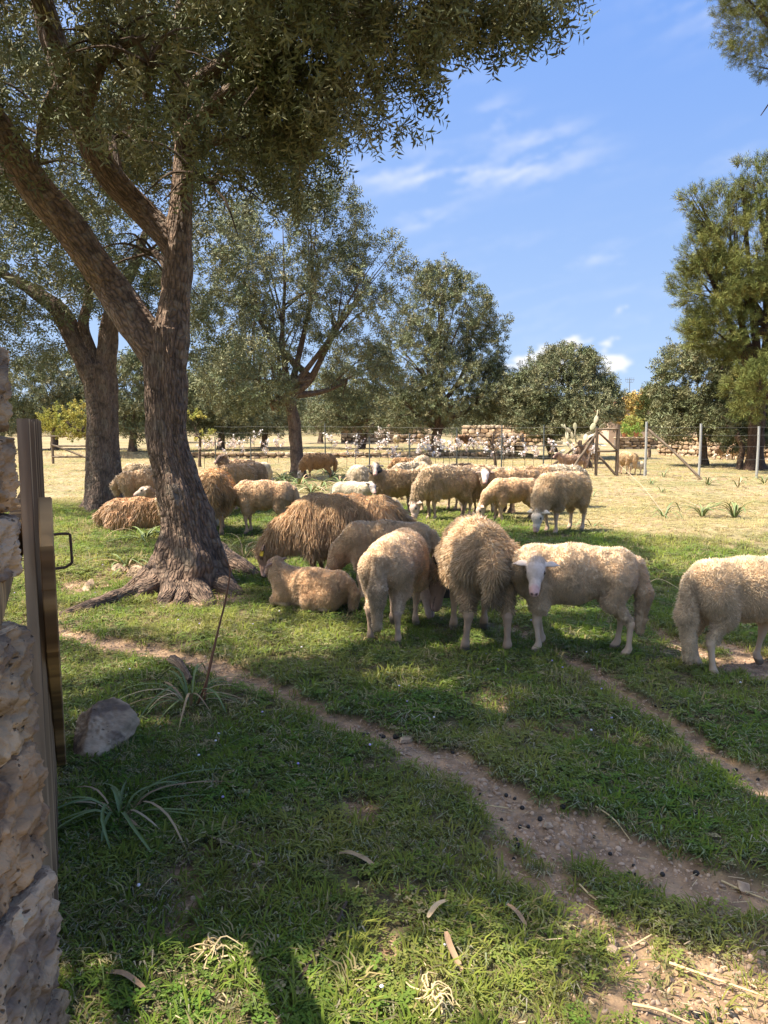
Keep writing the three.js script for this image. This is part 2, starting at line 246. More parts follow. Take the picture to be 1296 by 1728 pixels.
{
  const grassMat = leafMat(), r = rng(77), variants = [
    { name: 'grass', geo: bladeClump(1, 16, 0.029, 0.0040, 0.030, 1.0), list: [] },
    { name: 'grass', geo: bladeClump(2, 12, 0.044, 0.0040, 0.026, 0.9), list: [] },
    { name: 'clover', geo: cloverClump(3, 11, 0.026, 0.0095, 0.034), list: [] },
    { name: 'grass', geo: bladeClump(4, 18, 0.026, 0.0044, 0.036, 1.2), list: [] }, // litter and cropped stubble
  ];
  const bands = [[1.3, 3.4, 2500], [3.4, 7, 1250], [7, 15, 430], [15, 38, 55]];
  for (const [d0, d1, dens] of bands) {
    const w1 = d1 * 0.62 + 0.6, n = Math.round((d1 - d0) * w1 * 2 * dens);
    for (let i = 0; i < n; i++) {
      const d = lerp(d0, d1, r()), x = (r() * 2 - 1) * w1, u = r(), s0 = r(), sp = r() * 6.28, tone = r(), kind = r();
      if (Math.abs(x) > d * 0.62 + 0.6) continue;
      const z = -d, m = dirt(x, z), dr = dry(x, z);
      if (u < m * 1.15 - 0.10) continue;
      const thick = fbm2(x * 2.2 + 3, z * 2.2, 3); if (u < 0.25 - thick * 0.9 && m > 0.02) continue;
      if (u < 0.26 - thick * 0.9) continue;
      if (dr > 0.6 && u < 0.35) continue;
      const lush = clamp(0.5 + 0.9 * fbm2(x * 0.8 - 9, z * 0.8, 3)), sc = (d < 3.4 ? 1 : d < 7 ? 1.2 : d < 15 ? 1.75 : 2.4) * (0.7 + 0.6 * s0) * lerp(0.75, 1.2, lush) * (1 - 0.35 * dr);
      const weed = fbm2(x * 1.3 + 40, z * 1.3, 3);
      let v = kind < 0.12 ? 3 : weed > -0.08 && kind < 0.58 ? 2 : kind < 0.62 + 0.2 * lush ? 0 : 1; if (dr > 0.55 && v === 2) v = 3;
      let c = v === 2 ? [0.100, 0.180, 0.022] : [0.140, 0.205, 0.026];
      const yel = clamp(0.30 + 1.1 * fbm2(x * 0.6 + 70, z * 0.6, 4) + 0.35 * m + (tone - 0.5) * 0.8); c = [lerp(c[0], 0.31, yel * 0.7), lerp(c[1], 0.285, yel * 0.7), lerp(c[2], 0.075, yel * 0.7)];
      const straw = v === 3 ? 0.75 : tone > 0.88 ? 0.85 : 0; const st = Math.max(straw, dr * clamp(0.55 + tone * 0.6)); const sw = lerp(0.74, 1, dr); c = [lerp(c[0], 0.47 * sw, st), lerp(c[1], 0.38 * sw, st), lerp(c[2], 0.205 * sw, st)];
      const br = 0.65 + 0.6 * s0; variants[v].list.push([place(V(x, groundY(x, z) - 0.003, z), V((tone - 0.5) * 0.3, 1, (kind - 0.5) * 0.3).normalize(), sp, sc, sc * (dr > 0.5 ? 0.7 : 1), sc), c[0] * br, c[1] * br, c[2] * br]);
    }
  }
  const labels = ['short green blades of turf between the sheep', 'taller tufts of green grass scattered over the turf', 'low clover and broad leaved weeds growing in the turf', 'cropped straw coloured stubble and litter over the pasture'];
  variants.forEach((v, i) => tag(inst(['grass', 'tall_grass', 'clover', 'dry_stubble'][i], v.geo, grassMat, v.list, scene), labels[i], 'grass', null, 'stuff'));
}
// ---------- trees ----------
function sprigGeo(seed, n, len, leafL, leafW, o = {}) {     // a twig along +y set with narrow leaves
  const r = rng(seed), pos = [], col = [], idx = [];
  for (let i = 0; i < n; i++) {
    const y = len * (i + 0.3) / n, a = i * 2.4 + r(), up = (o.up ?? 0.7) + (r() - 0.5) * 0.7, d = V(Math.cos(a), up, Math.sin(a)).normalize(), s = V().crossVectors(d, V(r() - 0.5, r() - 0.5, r() - 0.5)).normalize(), m = V().crossVectors(s, d), l = leafL * (0.7 + 0.5 * r()), w = leafW * (0.8 + 0.4 * r()) * 0.5, k = pos.length / 3, b = V(0, y, 0), q = b.clone().addScaledVector(d, l * 0.45).addScaledVector(m, -w * 0.5), e = b.clone().addScaledVector(d, l).addScaledVector(UPY, -l * 0.12), t = 0.75 + 0.5 * r();
    const p1 = q.clone().addScaledVector(s, w).addScaledVector(m, w * 0.6), p2 = q.clone().addScaledVector(s, -w).addScaledVector(m, w * 0.6);
    for (const p of [b, p1, q, p2, e]) { pos.push(p.x, p.y, p.z); col.push(t, t, t); }
    idx.push(k, k + 1, k + 2, k, k + 2, k + 3, k + 1, k + 4, k + 2, k + 2, k + 4, k + 3);
  }
  if (!o.noTwig) { const k = pos.length / 3, w = o.twig ?? 0.002; for (const [x, y, z] of [[-w, -0.05 * len, 0], [w, -0.05 * len, 0], [0, len, 0], [0, -0.05 * len, -w], [0, -0.05 * len, w]]) { pos.push(x, y, z); col.push(0.9, 0.62, 0.5); } idx.push(k, k + 1, k + 2, k + 3, k + 4, k + 2); }
  return geoOf(pos, idx, col);
}
const sprigNear = sprigGeo(21, 17, 0.20, 0.062, 0.0125), sprigMid = sprigGeo(22, 16, 0.22, 0.085, 0.020), sprigFar = sprigGeo(23, 18, 0.26, 0.105, 0.026, { twig: 0.003 });
const sprigBroad = sprigGeo(24, 12, 0.2, 0.08, 0.05, { up: 0.4 });
const needleTuft = sprigGeo(25, 26, 0.13, 0.085, 0.0055, { up: 1.0, twig: 0.004 });
const needleFar = sprigGeo(26, 20, 0.22, 0.13, 0.011, { up: 1.1, twig: 0.008 });
const oliveLeaf = new THREE.MeshPhysicalMaterial({ vertexColors: true, roughness: 0.72, side: THREE.DoubleSide, specularIntensity: 0.45 });
const softLeaf = leafMat({ transmission: 0.25 });
// fill lobes (ellipsoids) with sprigs; keep(p) may drop one
function foliage(root, name, geo, mat, lobes, o) {
  const r = rng(o.seed), list = [], f = o.freq ?? 0.9;
  for (const [c, rx, ry, rz, n] of lobes) {
    for (let i = 0; i < n; i++) {
      const d = V(r() * 2 - 1, r() * 2 - 1, r() * 2 - 1); if (d.lengthSq() > 1 || d.lengthSq() < 0.01) { i--; continue; }
      const rad = Math.pow(d.length(), o.shell ?? 0.55); d.normalize();
      const p = V(c.x + d.x * rx * rad, c.y + d.y * ry * rad, c.z + d.z * rz * rad), nz = n3(p.x * f + o.seed, p.y * f, p.z * f) + 0.5 * n3(p.x * f * 2.7, p.y * f * 2.7 + o.seed, p.z * f * 2.7);
      if (nz < (o.gap ?? -0.35) + 0.16) continue;
      if (n3(p.x * 3.1 / (o.scale ?? 1), p.y * 3.1 / (o.scale ?? 1) + o.seed, p.z * 3.1 / (o.scale ?? 1)) < -0.38) continue;
      p.addScaledVector(d, 0.22 * rx * n3(p.x * 1.7 / rx + o.seed, p.y * 1.7 / rx, p.z * 1.7 / rx));
      if (p.y < (o.floor ?? 0.3)) continue;
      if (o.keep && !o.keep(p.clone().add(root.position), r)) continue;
      const dir = d.clone().multiplyScalar(o.out ?? 0.6).add(V((r() - 0.5) * 1.3, (o.lift ?? 0) + (r() - 0.5) * 1.0, (r() - 0.5) * 1.3)).normalize();
      const s = (o.scale ?? 1) * (0.75 + 0.5 * r()), k = 0.8 + 0.4 * r(), tint = r(), q = clamp(0.5 + 0.6 * n3(p.x * 0.8, p.y * 0.8 + 9, p.z * 0.8)), A = o.color, B = o.color2 || A;
      list.push([place(p, dir, r() * 6.28, s), lerp(A[0], B[0], q) * k * (1 + 0.25 * (tint - 0.5)), lerp(A[1], B[1], q) * k, lerp(A[2], B[2], q) * k]);
    }
  }
  return inst(name, geo, mat, list, root);
}
// a tree with a bent trunk, limbs into every lobe and twigs in it
function tree(o) {
  const root = thing(o.name, o.label, 'tree', o.at, 0, o.group), r = rng(o.seed), loc = (v) => v.clone().sub(o.at);
  const bark = o.bark || barkNear, rt = o.trunkR, lobes = o.lobes.map(([c, ...q]) => [loc(c), ...q]);
  const forks = o.forks.map(loc), top = forks[0], lean = o.lean ? loc(o.lean) : V(top.x * 0.35, top.y * 0.5, top.z * 0.35);
  const trunk = [limb([V(0, -0.15, 0), V(lean.x * 0.3, lean.y * 0.3, lean.z * 0.3), lean, top], [rt * 1.7, rt * 1.1, rt * 0.95, rt * 0.85], { seg: 12, rings: 16, rough: 0.14, seed: o.seed })];
  mesh('trunk', trunk[0], bark, root);
  const limbs = [];
  lobes.forEach(([c, rx, ry, rz], i) => {
    const start = forks[i % forks.length], b = c.clone().lerp(start, 0.2), mid = start.clone().lerp(b, 0.5).add(V((r() - 0.5) * rx * 0.4, -0.1 * ry, (r() - 0.5) * rx * 0.4));
    if (start !== top) limbs.push(limb([top, top.clone().lerp(start, 0.5).add(V(0.05, 0, 0.05)), start], [rt * 0.75, rt * 0.6, rt * 0.5], { seg: 8, rings: 6, seed: i }));
    limbs.push(limb([start, mid, b], [rt * 0.62, rt * 0.4, rt * 0.2], { seg: 7, rings: 8, seed: i + 9 }));
    for (let k = 0; k < (o.twigs ?? 5); k++) { const e = V(c.x + (r() * 2 - 1) * rx * 0.8, c.y + (r() * 2 - 1) * ry * 0.8, c.z + (r() * 2 - 1) * rz * 0.8), s = mid.clone().lerp(b, r()); limbs.push(limb([s, s.clone().lerp(e, 0.5).add(V(0, 0.08 * ry, 0)), e], [rt * 0.2, rt * 0.12, rt * 0.04], { seg: 5, rings: 5, seed: k })); }
  });
  mesh('branch', mergeGeometries(limbs), bark, root);
  foliage(root, 'crown', o.geo || sprigFar, o.mat || oliveLeaf, lobes, { seed: o.seed, floor: 0.3, ...o });
  return root;
}
// where the sun reaches the ground under the near trees: [photo x, photo y, half width, half depth in metres]
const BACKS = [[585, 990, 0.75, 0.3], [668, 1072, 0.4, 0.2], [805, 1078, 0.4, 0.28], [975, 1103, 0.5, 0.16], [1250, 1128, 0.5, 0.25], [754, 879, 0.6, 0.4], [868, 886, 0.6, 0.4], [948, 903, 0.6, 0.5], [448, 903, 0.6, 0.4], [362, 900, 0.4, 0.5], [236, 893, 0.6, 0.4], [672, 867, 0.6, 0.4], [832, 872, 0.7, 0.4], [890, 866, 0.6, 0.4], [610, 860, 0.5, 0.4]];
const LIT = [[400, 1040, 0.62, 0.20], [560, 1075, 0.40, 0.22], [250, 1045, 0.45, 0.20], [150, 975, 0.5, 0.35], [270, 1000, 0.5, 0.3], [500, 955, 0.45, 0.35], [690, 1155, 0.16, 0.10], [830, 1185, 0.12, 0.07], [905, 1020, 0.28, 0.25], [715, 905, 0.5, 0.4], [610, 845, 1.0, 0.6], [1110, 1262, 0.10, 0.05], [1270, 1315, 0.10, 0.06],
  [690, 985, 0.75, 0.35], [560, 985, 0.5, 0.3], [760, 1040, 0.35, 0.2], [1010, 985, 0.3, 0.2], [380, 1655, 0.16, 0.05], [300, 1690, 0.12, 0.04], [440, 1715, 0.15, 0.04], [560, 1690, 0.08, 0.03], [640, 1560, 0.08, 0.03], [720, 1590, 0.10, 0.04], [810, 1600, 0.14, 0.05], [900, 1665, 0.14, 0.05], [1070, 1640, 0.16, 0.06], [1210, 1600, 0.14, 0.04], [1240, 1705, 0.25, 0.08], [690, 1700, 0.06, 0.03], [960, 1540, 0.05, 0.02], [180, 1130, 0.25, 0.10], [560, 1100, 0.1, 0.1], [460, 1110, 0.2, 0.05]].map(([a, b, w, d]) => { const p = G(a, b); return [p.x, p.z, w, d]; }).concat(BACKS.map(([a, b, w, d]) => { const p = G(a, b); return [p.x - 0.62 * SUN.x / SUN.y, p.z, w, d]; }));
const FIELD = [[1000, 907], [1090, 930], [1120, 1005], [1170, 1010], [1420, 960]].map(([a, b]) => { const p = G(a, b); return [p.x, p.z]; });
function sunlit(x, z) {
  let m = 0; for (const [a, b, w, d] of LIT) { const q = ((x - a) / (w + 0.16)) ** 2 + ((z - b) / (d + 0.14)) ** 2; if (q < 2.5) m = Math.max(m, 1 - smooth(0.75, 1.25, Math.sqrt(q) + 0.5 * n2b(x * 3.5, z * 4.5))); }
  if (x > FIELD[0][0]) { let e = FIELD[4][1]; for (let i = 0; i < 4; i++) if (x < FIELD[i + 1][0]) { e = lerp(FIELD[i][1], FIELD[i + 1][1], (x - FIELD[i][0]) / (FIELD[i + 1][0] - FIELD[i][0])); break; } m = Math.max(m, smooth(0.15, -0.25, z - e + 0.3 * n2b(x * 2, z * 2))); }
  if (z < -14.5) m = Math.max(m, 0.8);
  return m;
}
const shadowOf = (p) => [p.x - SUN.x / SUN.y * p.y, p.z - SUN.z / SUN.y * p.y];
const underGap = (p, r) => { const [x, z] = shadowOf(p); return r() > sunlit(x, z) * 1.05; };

const OLIVE = { color: [0.135, 0.148, 0.066], color2: [0.235, 0.238, 0.130] };
const barkNear = barkMat(0.40, 0.32, 0.265, 0.04), barkDark = barkNear;
{ // the old olive by the gate
  const D = 6.7, base = G(325, 1003), root = thing('olive_tree', 'big old olive tree with gnarled roots, forking just past the timber gate', 'tree', base), P = (px, py, d = D) => At(px, py, d).sub(base), m = (px) => px / FOCAL * D;
  const lobesAt = [0.4, 1.7, 2.75, 3.6, 4.6, 5.5];
  const burls = [[0.6, 0.55, 0.05, 0.10], [2.2, 1.0, 0.045, 0.09], [4.9, 0.8, 0.06, 0.12], [5.6, 1.5, 0.04, 0.08], [3.6, 0.35, 0.07, 0.13], [1.2, 1.75, 0.035, 0.08], [5.2, 0.25, 0.06, 0.1]];
  const flare = (r, a, y, t) => { for (const [ba, by, bh, bs] of burls) { const da = Math.atan2(Math.sin(a - ba), Math.cos(a - ba)) * 0.28, q = (da * da + (y - by) ** 2) / (bs * bs); r += bh * (Math.exp(-q) - 0.7 * Math.exp(-q * 9)); } const k = Math.exp(-(y + 0.12) / 0.20), lob = 0.5 + 0.5 * Math.cos(3 * a + 0.7) * 0.6 + 0.5 * n3(Math.cos(a) * 1.6, Math.sin(a) * 1.6, 3.3); return r * (1 + k * (0.2 + 0.6 * lob) + 0.05 * Math.cos(5 * a + y * 2.5) + 0.035 * n3(Math.cos(a) * 4, Math.sin(a) * 4, y * 3)) + 0.014 * fbm3(Math.cos(a) * 9, Math.sin(a) * 9, y * 2.2) + 0.006 * n3(Math.cos(a) * 20, Math.sin(a) * 20, y * 4); };
  mesh('trunk', limb([P(326, 1040), P(325, 985), P(324, 935), P(319, 894), P(309, 846), P(296, 797), P(283, 749), P(280, 700), P(278, 650), P(277, 600), P(279, 555)], [m(62), m(55), m(48), m(42), m(38.5), m(34.5), m(32.5), m(32), m(33), m(35), m(33)], { seg: 110, rings: 190, rough: 0.05, seed: 3, shape: flare }), barkNear, root);
  const B = (pts, rad, sd, name = 'limb') => mesh(name, limb(pts, rad, { seg: 40, rings: 70, rough: 0.09, seed: sd }), barkNear, root);
  B([P(280, 610), P(258, 585), P(226, 540), P(185, 480), P(150, 430, 6.55), P(105, 370, 6.4), P(60, 318, 6.25), P(22, 258, 6.1), P(-60, 120, 5.8), P(-140, -60, 5.5)], [m(31), m(31), m(29), m(27), m(26), m(25), m(24), m(23), m(20), m(12)], 5);
  B([P(280, 615), P(288, 570), P(291, 530), P(296, 490), P(300, 450), P(300, 405), P(306, 340, 6.75), P(310, 250, 6.8), P(302, 150, 6.7), P(310, 20, 6.5), P(330, -150, 6.3)], [m(31), m(30), m(26), m(24), m(24), m(22), m(17), m(16), m(14), m(12), m(7)], 8);
  B([P(300, 430), P(280, 398), P(245, 360), P(205, 320, 6.6), P(165, 265, 6.5), P(138, 200, 6.4), P(112, 130, 6.3), P(82, 40, 6.2), P(50, -90, 6.0)], [m(22), m(21), m(20), m(20), m(21), m(21), m(20), m(17), m(10)], 11);
  const tw = [];
  for (const [a, b, ra] of [[P(310, 230), P(520, 120, 6.2), 13], [P(306, 160), P(640, 20, 5.7), 13], [P(310, 40), P(780, -60, 5.4), 12], [P(306, 325), P(365, 320, 6.5), 8], [P(310, 270), P(470, 260, 6.8), 9], [P(112, 130, 6.3), P(60, 300, 6.9), 9], [P(138, 200, 6.4), P(250, 60, 5.6), 11], [P(205, 320), P(190, 230, 7.2), 10], [P(250, 165), P(255, 110, 5.4), 9], [P(60, 318, 6.25), P(-100, 300, 6.8), 10], [P(300, 480), P(240, 430, 7.5), 8], [P(82, 40, 6.2), P(0, -100, 5), 12], [P(310, 20, 6.5), P(420, -200, 5.2), 14], [P(50, -90, 6), P(200, -300, 4.6), 13], [P(-60, 120, 5.8), P(-300, -100, 4.8), 14], [P(-60, 120, 5.8), P(-350, 60, 6.5), 13]]) {
    const mid = a.clone().lerp(b, 0.5).add(V(0, 0.12, 0.1)); tw.push(limb([a, mid, b], [m(ra), m(ra * 0.7), m(ra * 0.3)], { seg: 9, rings: 12, seed: ra }));
    const r = rng(Math.round(ra * 100 + b.x * 77)); for (let k = 0; k < 9; k++) { const s = mid.clone().lerp(b, r()), e = s.clone().add(V((r() - 0.5) * 1.1, (r() - 0.6) * 0.7, (r() - 0.5) * 1.1)); tw.push(limb([s, s.clone().lerp(e, 0.5).add(V(0, 0.08, 0)), e], [m(3), m(2), m(0.8)], { seg: 5, rings: 6, seed: k })); }
  }
  mesh('branch', mergeGeometries(tw), barkNear, root);
  // roots spreading over the ground
  const R = (a, rad, sd) => mesh('root', limb(a.map(([x, y, h]) => { const p = G(x, y); p.y = groundY(p.x, p.z) + h; return p.sub(base); }), rad, { seg: 18, rings: 50, rough: 0.26, seed: sd }), barkNear, root);
  R([[292, 975, 0.10], [250, 998, 0.04], [200, 1015, 0.02], [150, 1030, 0.01], [100, 1040, -0.015], [60, 1048, -0.06]], [0.14, 0.095, 0.075, 0.065, 0.045, 0.02], 31);
  R([[285, 965, 0.10], [245, 985, 0.03], [210, 1003, 0.01], [180, 1022, -0.01], [150, 1050, -0.05]], [0.12, 0.085, 0.065, 0.055, 0.03], 32);
  R([[303, 985, 0.08], [290, 1003, 0.02], [272, 1016, -0.02], [250, 1026, -0.07]], [0.13, 0.085, 0.06, 0.03], 33);
  R([[350, 980, 0.09], [372, 994, 0.03], [398, 1000, -0.02], [420, 1004, -0.08]], [0.14, 0.10, 0.07, 0.03], 34);
  R([[362, 955, 0.12], [395, 966, 0.05], [425, 972, -0.01], [450, 975, -0.07]], [0.14, 0.10, 0.08, 0.04], 35);
  R([[318, 985, 0.07], [312, 1004, 0.015], [300, 1018, -0.03], [290, 1028, -0.08]], [0.13, 0.08, 0.055, 0.03], 36);
  R([[330, 985, 0.07], [338, 1004, 0.02], [352, 1014, -0.02], [362, 1022, -0.07]], [0.13, 0.085, 0.06, 0.03], 37);
  const L = (px, py, d, rx, ry, rz, n) => [P(px, py, d), rx, ry, rz, n];
  foliage(root, 'crown', sprigNear, oliveLeaf, [
    L(150, 30, 8.6, 2.0, 1.1, 0.9, 4200), L(400, 70, 8.6, 1.7, 0.9, 0.9, 3800), L(60, 230, 8.8, 1.3, 0.9, 0.8, 1700), L(330, 220, 8.8, 1.0, 0.7, 0.8, 1400), L(445, 240, 8.6, 0.5, 0.55, 0.6, 900), L(530, 20, 8.2, 0.75, 0.55, 0.8, 1300), L(150, 120, 5.9, 1.3, 0.7, 0.5, 1900), L(330, 110, 5.9, 0.9, 0.6, 0.5, 1300), L(60, 30, 6.0, 1.2, 0.7, 0.5, 1500), L(430, 130, 5.95, 0.7, 0.5, 0.45, 900), L(-150, 60, 8.4, 1.6, 1.2, 1.0, 1800), L(300, -120, 8.2, 2.4, 0.9, 1.0, 2600),
    L(190, 40, 6.2, 1.7, 0.9, 1.5, 3224), L(430, 50, 6.0, 1.35, 0.75, 1.3, 2852), L(585, -10, 5.7, 0.8, 0.45, 0.9, 1426), L(840, 5, 5.9, 0.42, 0.16, 0.4, 240), L(920, 0, 5.9, 0.2, 0.09, 0.2, 60), L(745, -70, 5.4, 0.7, 0.34, 0.7, 806), L(850, -75, 5.3, 0.42, 0.28, 0.45, 372), L(470, 180, 6.6, 0.62, 0.62, 0.7, 1240), L(515, 105, 6.2, 0.4, 0.45, 0.5, 682), L(60, 260, 7.0, 0.9, 0.95, 0.9, 1612), L(230, 190, 7.4, 0.9, 0.7, 0.7, 1116), L(480, 290, 7.0, 0.4, 0.35, 0.4, 260),
    L(-250, 60, 5.8, 1.7, 1.3, 1.7, 2232), L(150, -260, 5.2, 2.2, 0.9, 2.0, 2852), L(520, -260, 5.2, 1.5, 0.7, 1.5, 1612), L(-200, -350, 4.6, 2.0, 0.9, 1.8, 2232), L(200, 380, 8.0, 0.9, 0.7, 0.6, 434),
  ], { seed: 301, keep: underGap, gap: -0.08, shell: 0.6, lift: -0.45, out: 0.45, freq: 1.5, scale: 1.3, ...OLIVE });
}
{ // the olive behind it
  const D = 12.8, base = G(178, 862), root = thing('olive_tree', 'dark forked olive tree behind the big one, sheep resting at its foot', 'tree', base), P = (px, py, d = D) => At(px, py, d).sub(base), m = (px) => px / FOCAL * D;
  const flare = (r, a, y) => r * (1 + Math.exp(-(y + 0.1) / 0.25) * (0.35 + 0.5 * Math.cos(4 * a + 1)) + 0.06 * Math.cos(5 * a + y * 2));
  mesh('trunk', limb([P(178, 885), P(178, 850), P(177, 800), P(174, 740), P(172, 690), P(168, 640), P(166, 615)], [m(38), m(33), m(28), m(25), m(25), m(27), m(24)], { seg: 40, rings: 60, rough: 0.06, seed: 41, shape: flare }), barkDark, root);
  const B = (pts, rad, sd) => mesh('limb', limb(pts, rad, { seg: 16, rings: 30, rough: 0.1, seed: sd }), barkDark, root);
  B([P(165, 650), P(145, 610), P(122, 565), P(100, 525), P(55, 490), P(0, 460)], [m(22), m(19), m(17), m(15), m(11), m(6)], 42);
  B([P(172, 650), P(180, 600), P(185, 555), P(195, 510), P(225, 450), P(250, 380)], [m(22), m(17), m(15), m(13), m(9), m(5)], 43);
  B([P(165, 620), P(150, 585), P(140, 545), P(150, 500), P(140, 440)], [m(11), m(10), m(9), m(7), m(4)], 44);
  const L = (px, py, d, rx, ry, rz, n) => [P(px, py, d), rx, ry, rz, n];
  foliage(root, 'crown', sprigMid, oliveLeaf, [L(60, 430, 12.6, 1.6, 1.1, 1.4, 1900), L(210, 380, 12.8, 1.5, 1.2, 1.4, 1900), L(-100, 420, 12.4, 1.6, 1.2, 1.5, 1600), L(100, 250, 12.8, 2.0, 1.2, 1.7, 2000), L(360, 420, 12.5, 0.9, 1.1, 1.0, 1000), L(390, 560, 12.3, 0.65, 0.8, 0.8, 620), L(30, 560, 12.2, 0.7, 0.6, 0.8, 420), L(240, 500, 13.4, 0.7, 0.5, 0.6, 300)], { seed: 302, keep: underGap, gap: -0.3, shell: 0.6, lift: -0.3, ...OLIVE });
}
const X = (px, py, d) => At(px, py, d);
const groundAt = (px, d) => { const p = At(px, 718, d); p.y = groundY(p.x, p.z); return p; };
tree({ name: 'olive_tree', label: 'slender-trunked olive with wide airy crown behind the asphodel leaves', at: groundAt(503, 20.5), forks: [X(488, 668, 20.5), X(525, 640, 20.5), X(465, 690, 20.5)], lean: X(497, 720, 20.5), trunkR: 0.17, seed: 401, geo: sprigMid, scale: 1.35, gap: -0.22, freq: 0.8, lobes: [[X(480, 420, 20.5), 1.7, 1.6, 1.6, 2300], [X(590, 520, 20.4), 1.3, 1.3, 1.3, 1300], [X(385, 560, 20.3), 1.3, 1.2, 1.2, 1200], [X(555, 370, 20.6), 0.9, 0.9, 0.9, 800], [X(420, 640, 19.8), 1.15, 0.9, 1.1, 1300], [X(640, 460, 20.3), 0.75, 0.9, 0.8, 600], [X(610, 640, 20.8), 0.9, 0.8, 0.8, 700], [X(380, 430, 20.8), 1.2, 1.3, 1.2, 1000], [X(470, 560, 20.8), 1.0, 0.9, 0.9, 600]], ...OLIVE });
tree({ name: 'olive_tree', label: 'tall rounded olive with silvery sunlit crown in the middle distance', at: groundAt(735, 34.5), forks: [X(738, 725, 34.5), X(715, 710, 34.5), X(760, 705, 34.5)], trunkR: 0.24, seed: 402, scale: 1.35, gap: -0.32, lobes: [[X(755, 530, 34.5), 1.9, 1.8, 1.8, 2200], [X(815, 580, 34.5), 1.1, 1.5, 1.2, 1000], [X(700, 600, 33.8), 1.5, 1.6, 1.5, 1500], [X(770, 660, 33.5), 1.9, 1.3, 1.5, 1700], [X(690, 690, 33.5), 1.5, 0.9, 1.4, 1000], [X(820, 660, 34), 1.0, 1.2, 1.0, 700], [X(745, 480, 34.5), 0.9, 0.8, 0.8, 500]], ...OLIVE });
tree({ name: 'olive_tree', label: 'low grey-green olive filling the gap left of the tall rounded one', at: groundAt(610, 38), forks: [X(615, 728, 38), X(600, 715, 38)], trunkR: 0.2, seed: 403, scale: 1.35, lobes: [[X(600, 640, 38), 1.6, 1.6, 1.5, 1200], [X(650, 690, 37.5), 1.7, 1.0, 1.3, 1200], [X(570, 690, 38), 1.3, 1.0, 1.3, 900]], ...OLIVE });
tree({ name: 'olive_tree', label: 'broad round green olive standing behind the prickly pear', at: groundAt(938, 33), forks: [X(930, 735, 33), X(955, 730, 33)], lean: X(928, 748, 33), trunkR: 0.2, seed: 404, scale: 1.3, gap: -0.42, lobes: [[X(945, 655, 33), 2.1, 1.4, 1.8, 2600], [X(890, 680, 32.6), 1.1, 1.1, 1.2, 1000], [X(1005, 680, 32.6), 1.0, 1.1, 1.1, 1000], [X(960, 615, 33), 1.1, 0.75, 1.0, 800], [X(935, 710, 32), 1.5, 0.6, 1.2, 900]], ...OLIVE });
tree({ name: 'olive_tree', label: 'small grey leafless-looking olive beside the prickly pear', at: groundAt(1000, 31), forks: [X(1002, 720, 31)], trunkR: 0.08, seed: 405, scale: 1.2, gap: -0.05, lobes: [[X(1003, 692, 31), 0.9, 0.55, 0.7, 420]], ...OLIVE });
tree({ name: 'olive_tree', label: 'silver-grey olive with drooping foliage before the rubble stone wall', at: groundAt(1190, 27), forks: [X(1180, 722, 27), X(1210, 715, 27)], lean: X(1187, 755, 27), trunkR: 0.14, seed: 406, scale: 1.3, gap: -0.34, lift: -0.3, lobes: [[X(1180, 640, 27), 1.4, 1.4, 1.4, 2000], [X(1150, 700, 26.5), 0.9, 0.8, 1.0, 900], [X(1235, 690, 26.5), 1.2, 1.0, 1.1, 1300], [X(1210, 600, 27), 1.0, 0.8, 1.0, 700], [X(1290, 700, 26.3), 0.9, 0.9, 0.9, 800], [X(1260, 730, 26), 0.8, 0.5, 0.8, 400]], ...OLIVE });
tree({ name: 'olive_tree', label: 'thin young olive with a bent dark stem near the stone wall', at: groundAt(1252, 25), forks: [X(1243, 735, 25)], lean: X(1252, 755, 25), trunkR: 0.09, seed: 407, scale: 1.2, gap: -0.1, lobes: [[X(1235, 715, 25), 0.8, 0.45, 0.7, 420]], ...OLIVE });
// pines
const PINE = { gap0: 0, geo: needleFar, mat: oliveLeaf, bark: barkMat(0.16, 0.11, 0.085), color: [0.125, 0.145, 0.036], color2: [0.20, 0.205, 0.058], out: 0.9, lift: 0.5, shell: 0.5 };
tree({ name: 'pine_tree', label: 'tall yellow-green pine rising beyond the stone wall field', at: groundAt(1277, 24.5), forks: [X(1282, 640, 24.5), X(1300, 560, 24.5)], trunkR: 0.24, seed: 501, scale: 1.15, gap: -0.22, freq: 1.0, twigs: 7, ...PINE, lobes: [[X(1290, 420, 24), 1.9, 1.5, 1.8, 3000], [X(1215, 480, 24), 1.3, 0.9, 1.3, 1900], [X(1220, 360, 24.2), 0.9, 0.7, 0.9, 800], [X(1270, 540, 23.8), 1.7, 1.1, 1.6, 2300], [X(1215, 560, 24), 1.0, 0.6, 1.0, 900], [X(1290, 320, 24), 0.7, 0.9, 0.8, 700], [X(1180, 430, 24), 0.6, 0.5, 0.6, 400], [X(1400, 480, 24), 2.0, 2.2, 2.0, 2000], [X(1250, 300, 24.2), 0.25, 0.5, 0.3, 90], [X(1175, 340, 24.2), 0.4, 0.35, 0.4, 120]] });
tree({ name: 'pine_tree', label: 'lower pine boughs under the tall pine', at: groundAt(1340, 22.5), forks: [X(1335, 690, 22.5)], trunkR: 0.16, seed: 502, scale: 1.1, gap: -0.25, ...PINE, lobes: [[X(1275, 660, 22.5), 0.75, 0.75, 0.9, 1000], [X(1320, 640, 22.5), 1.0, 0.9, 1.0, 1000]] });
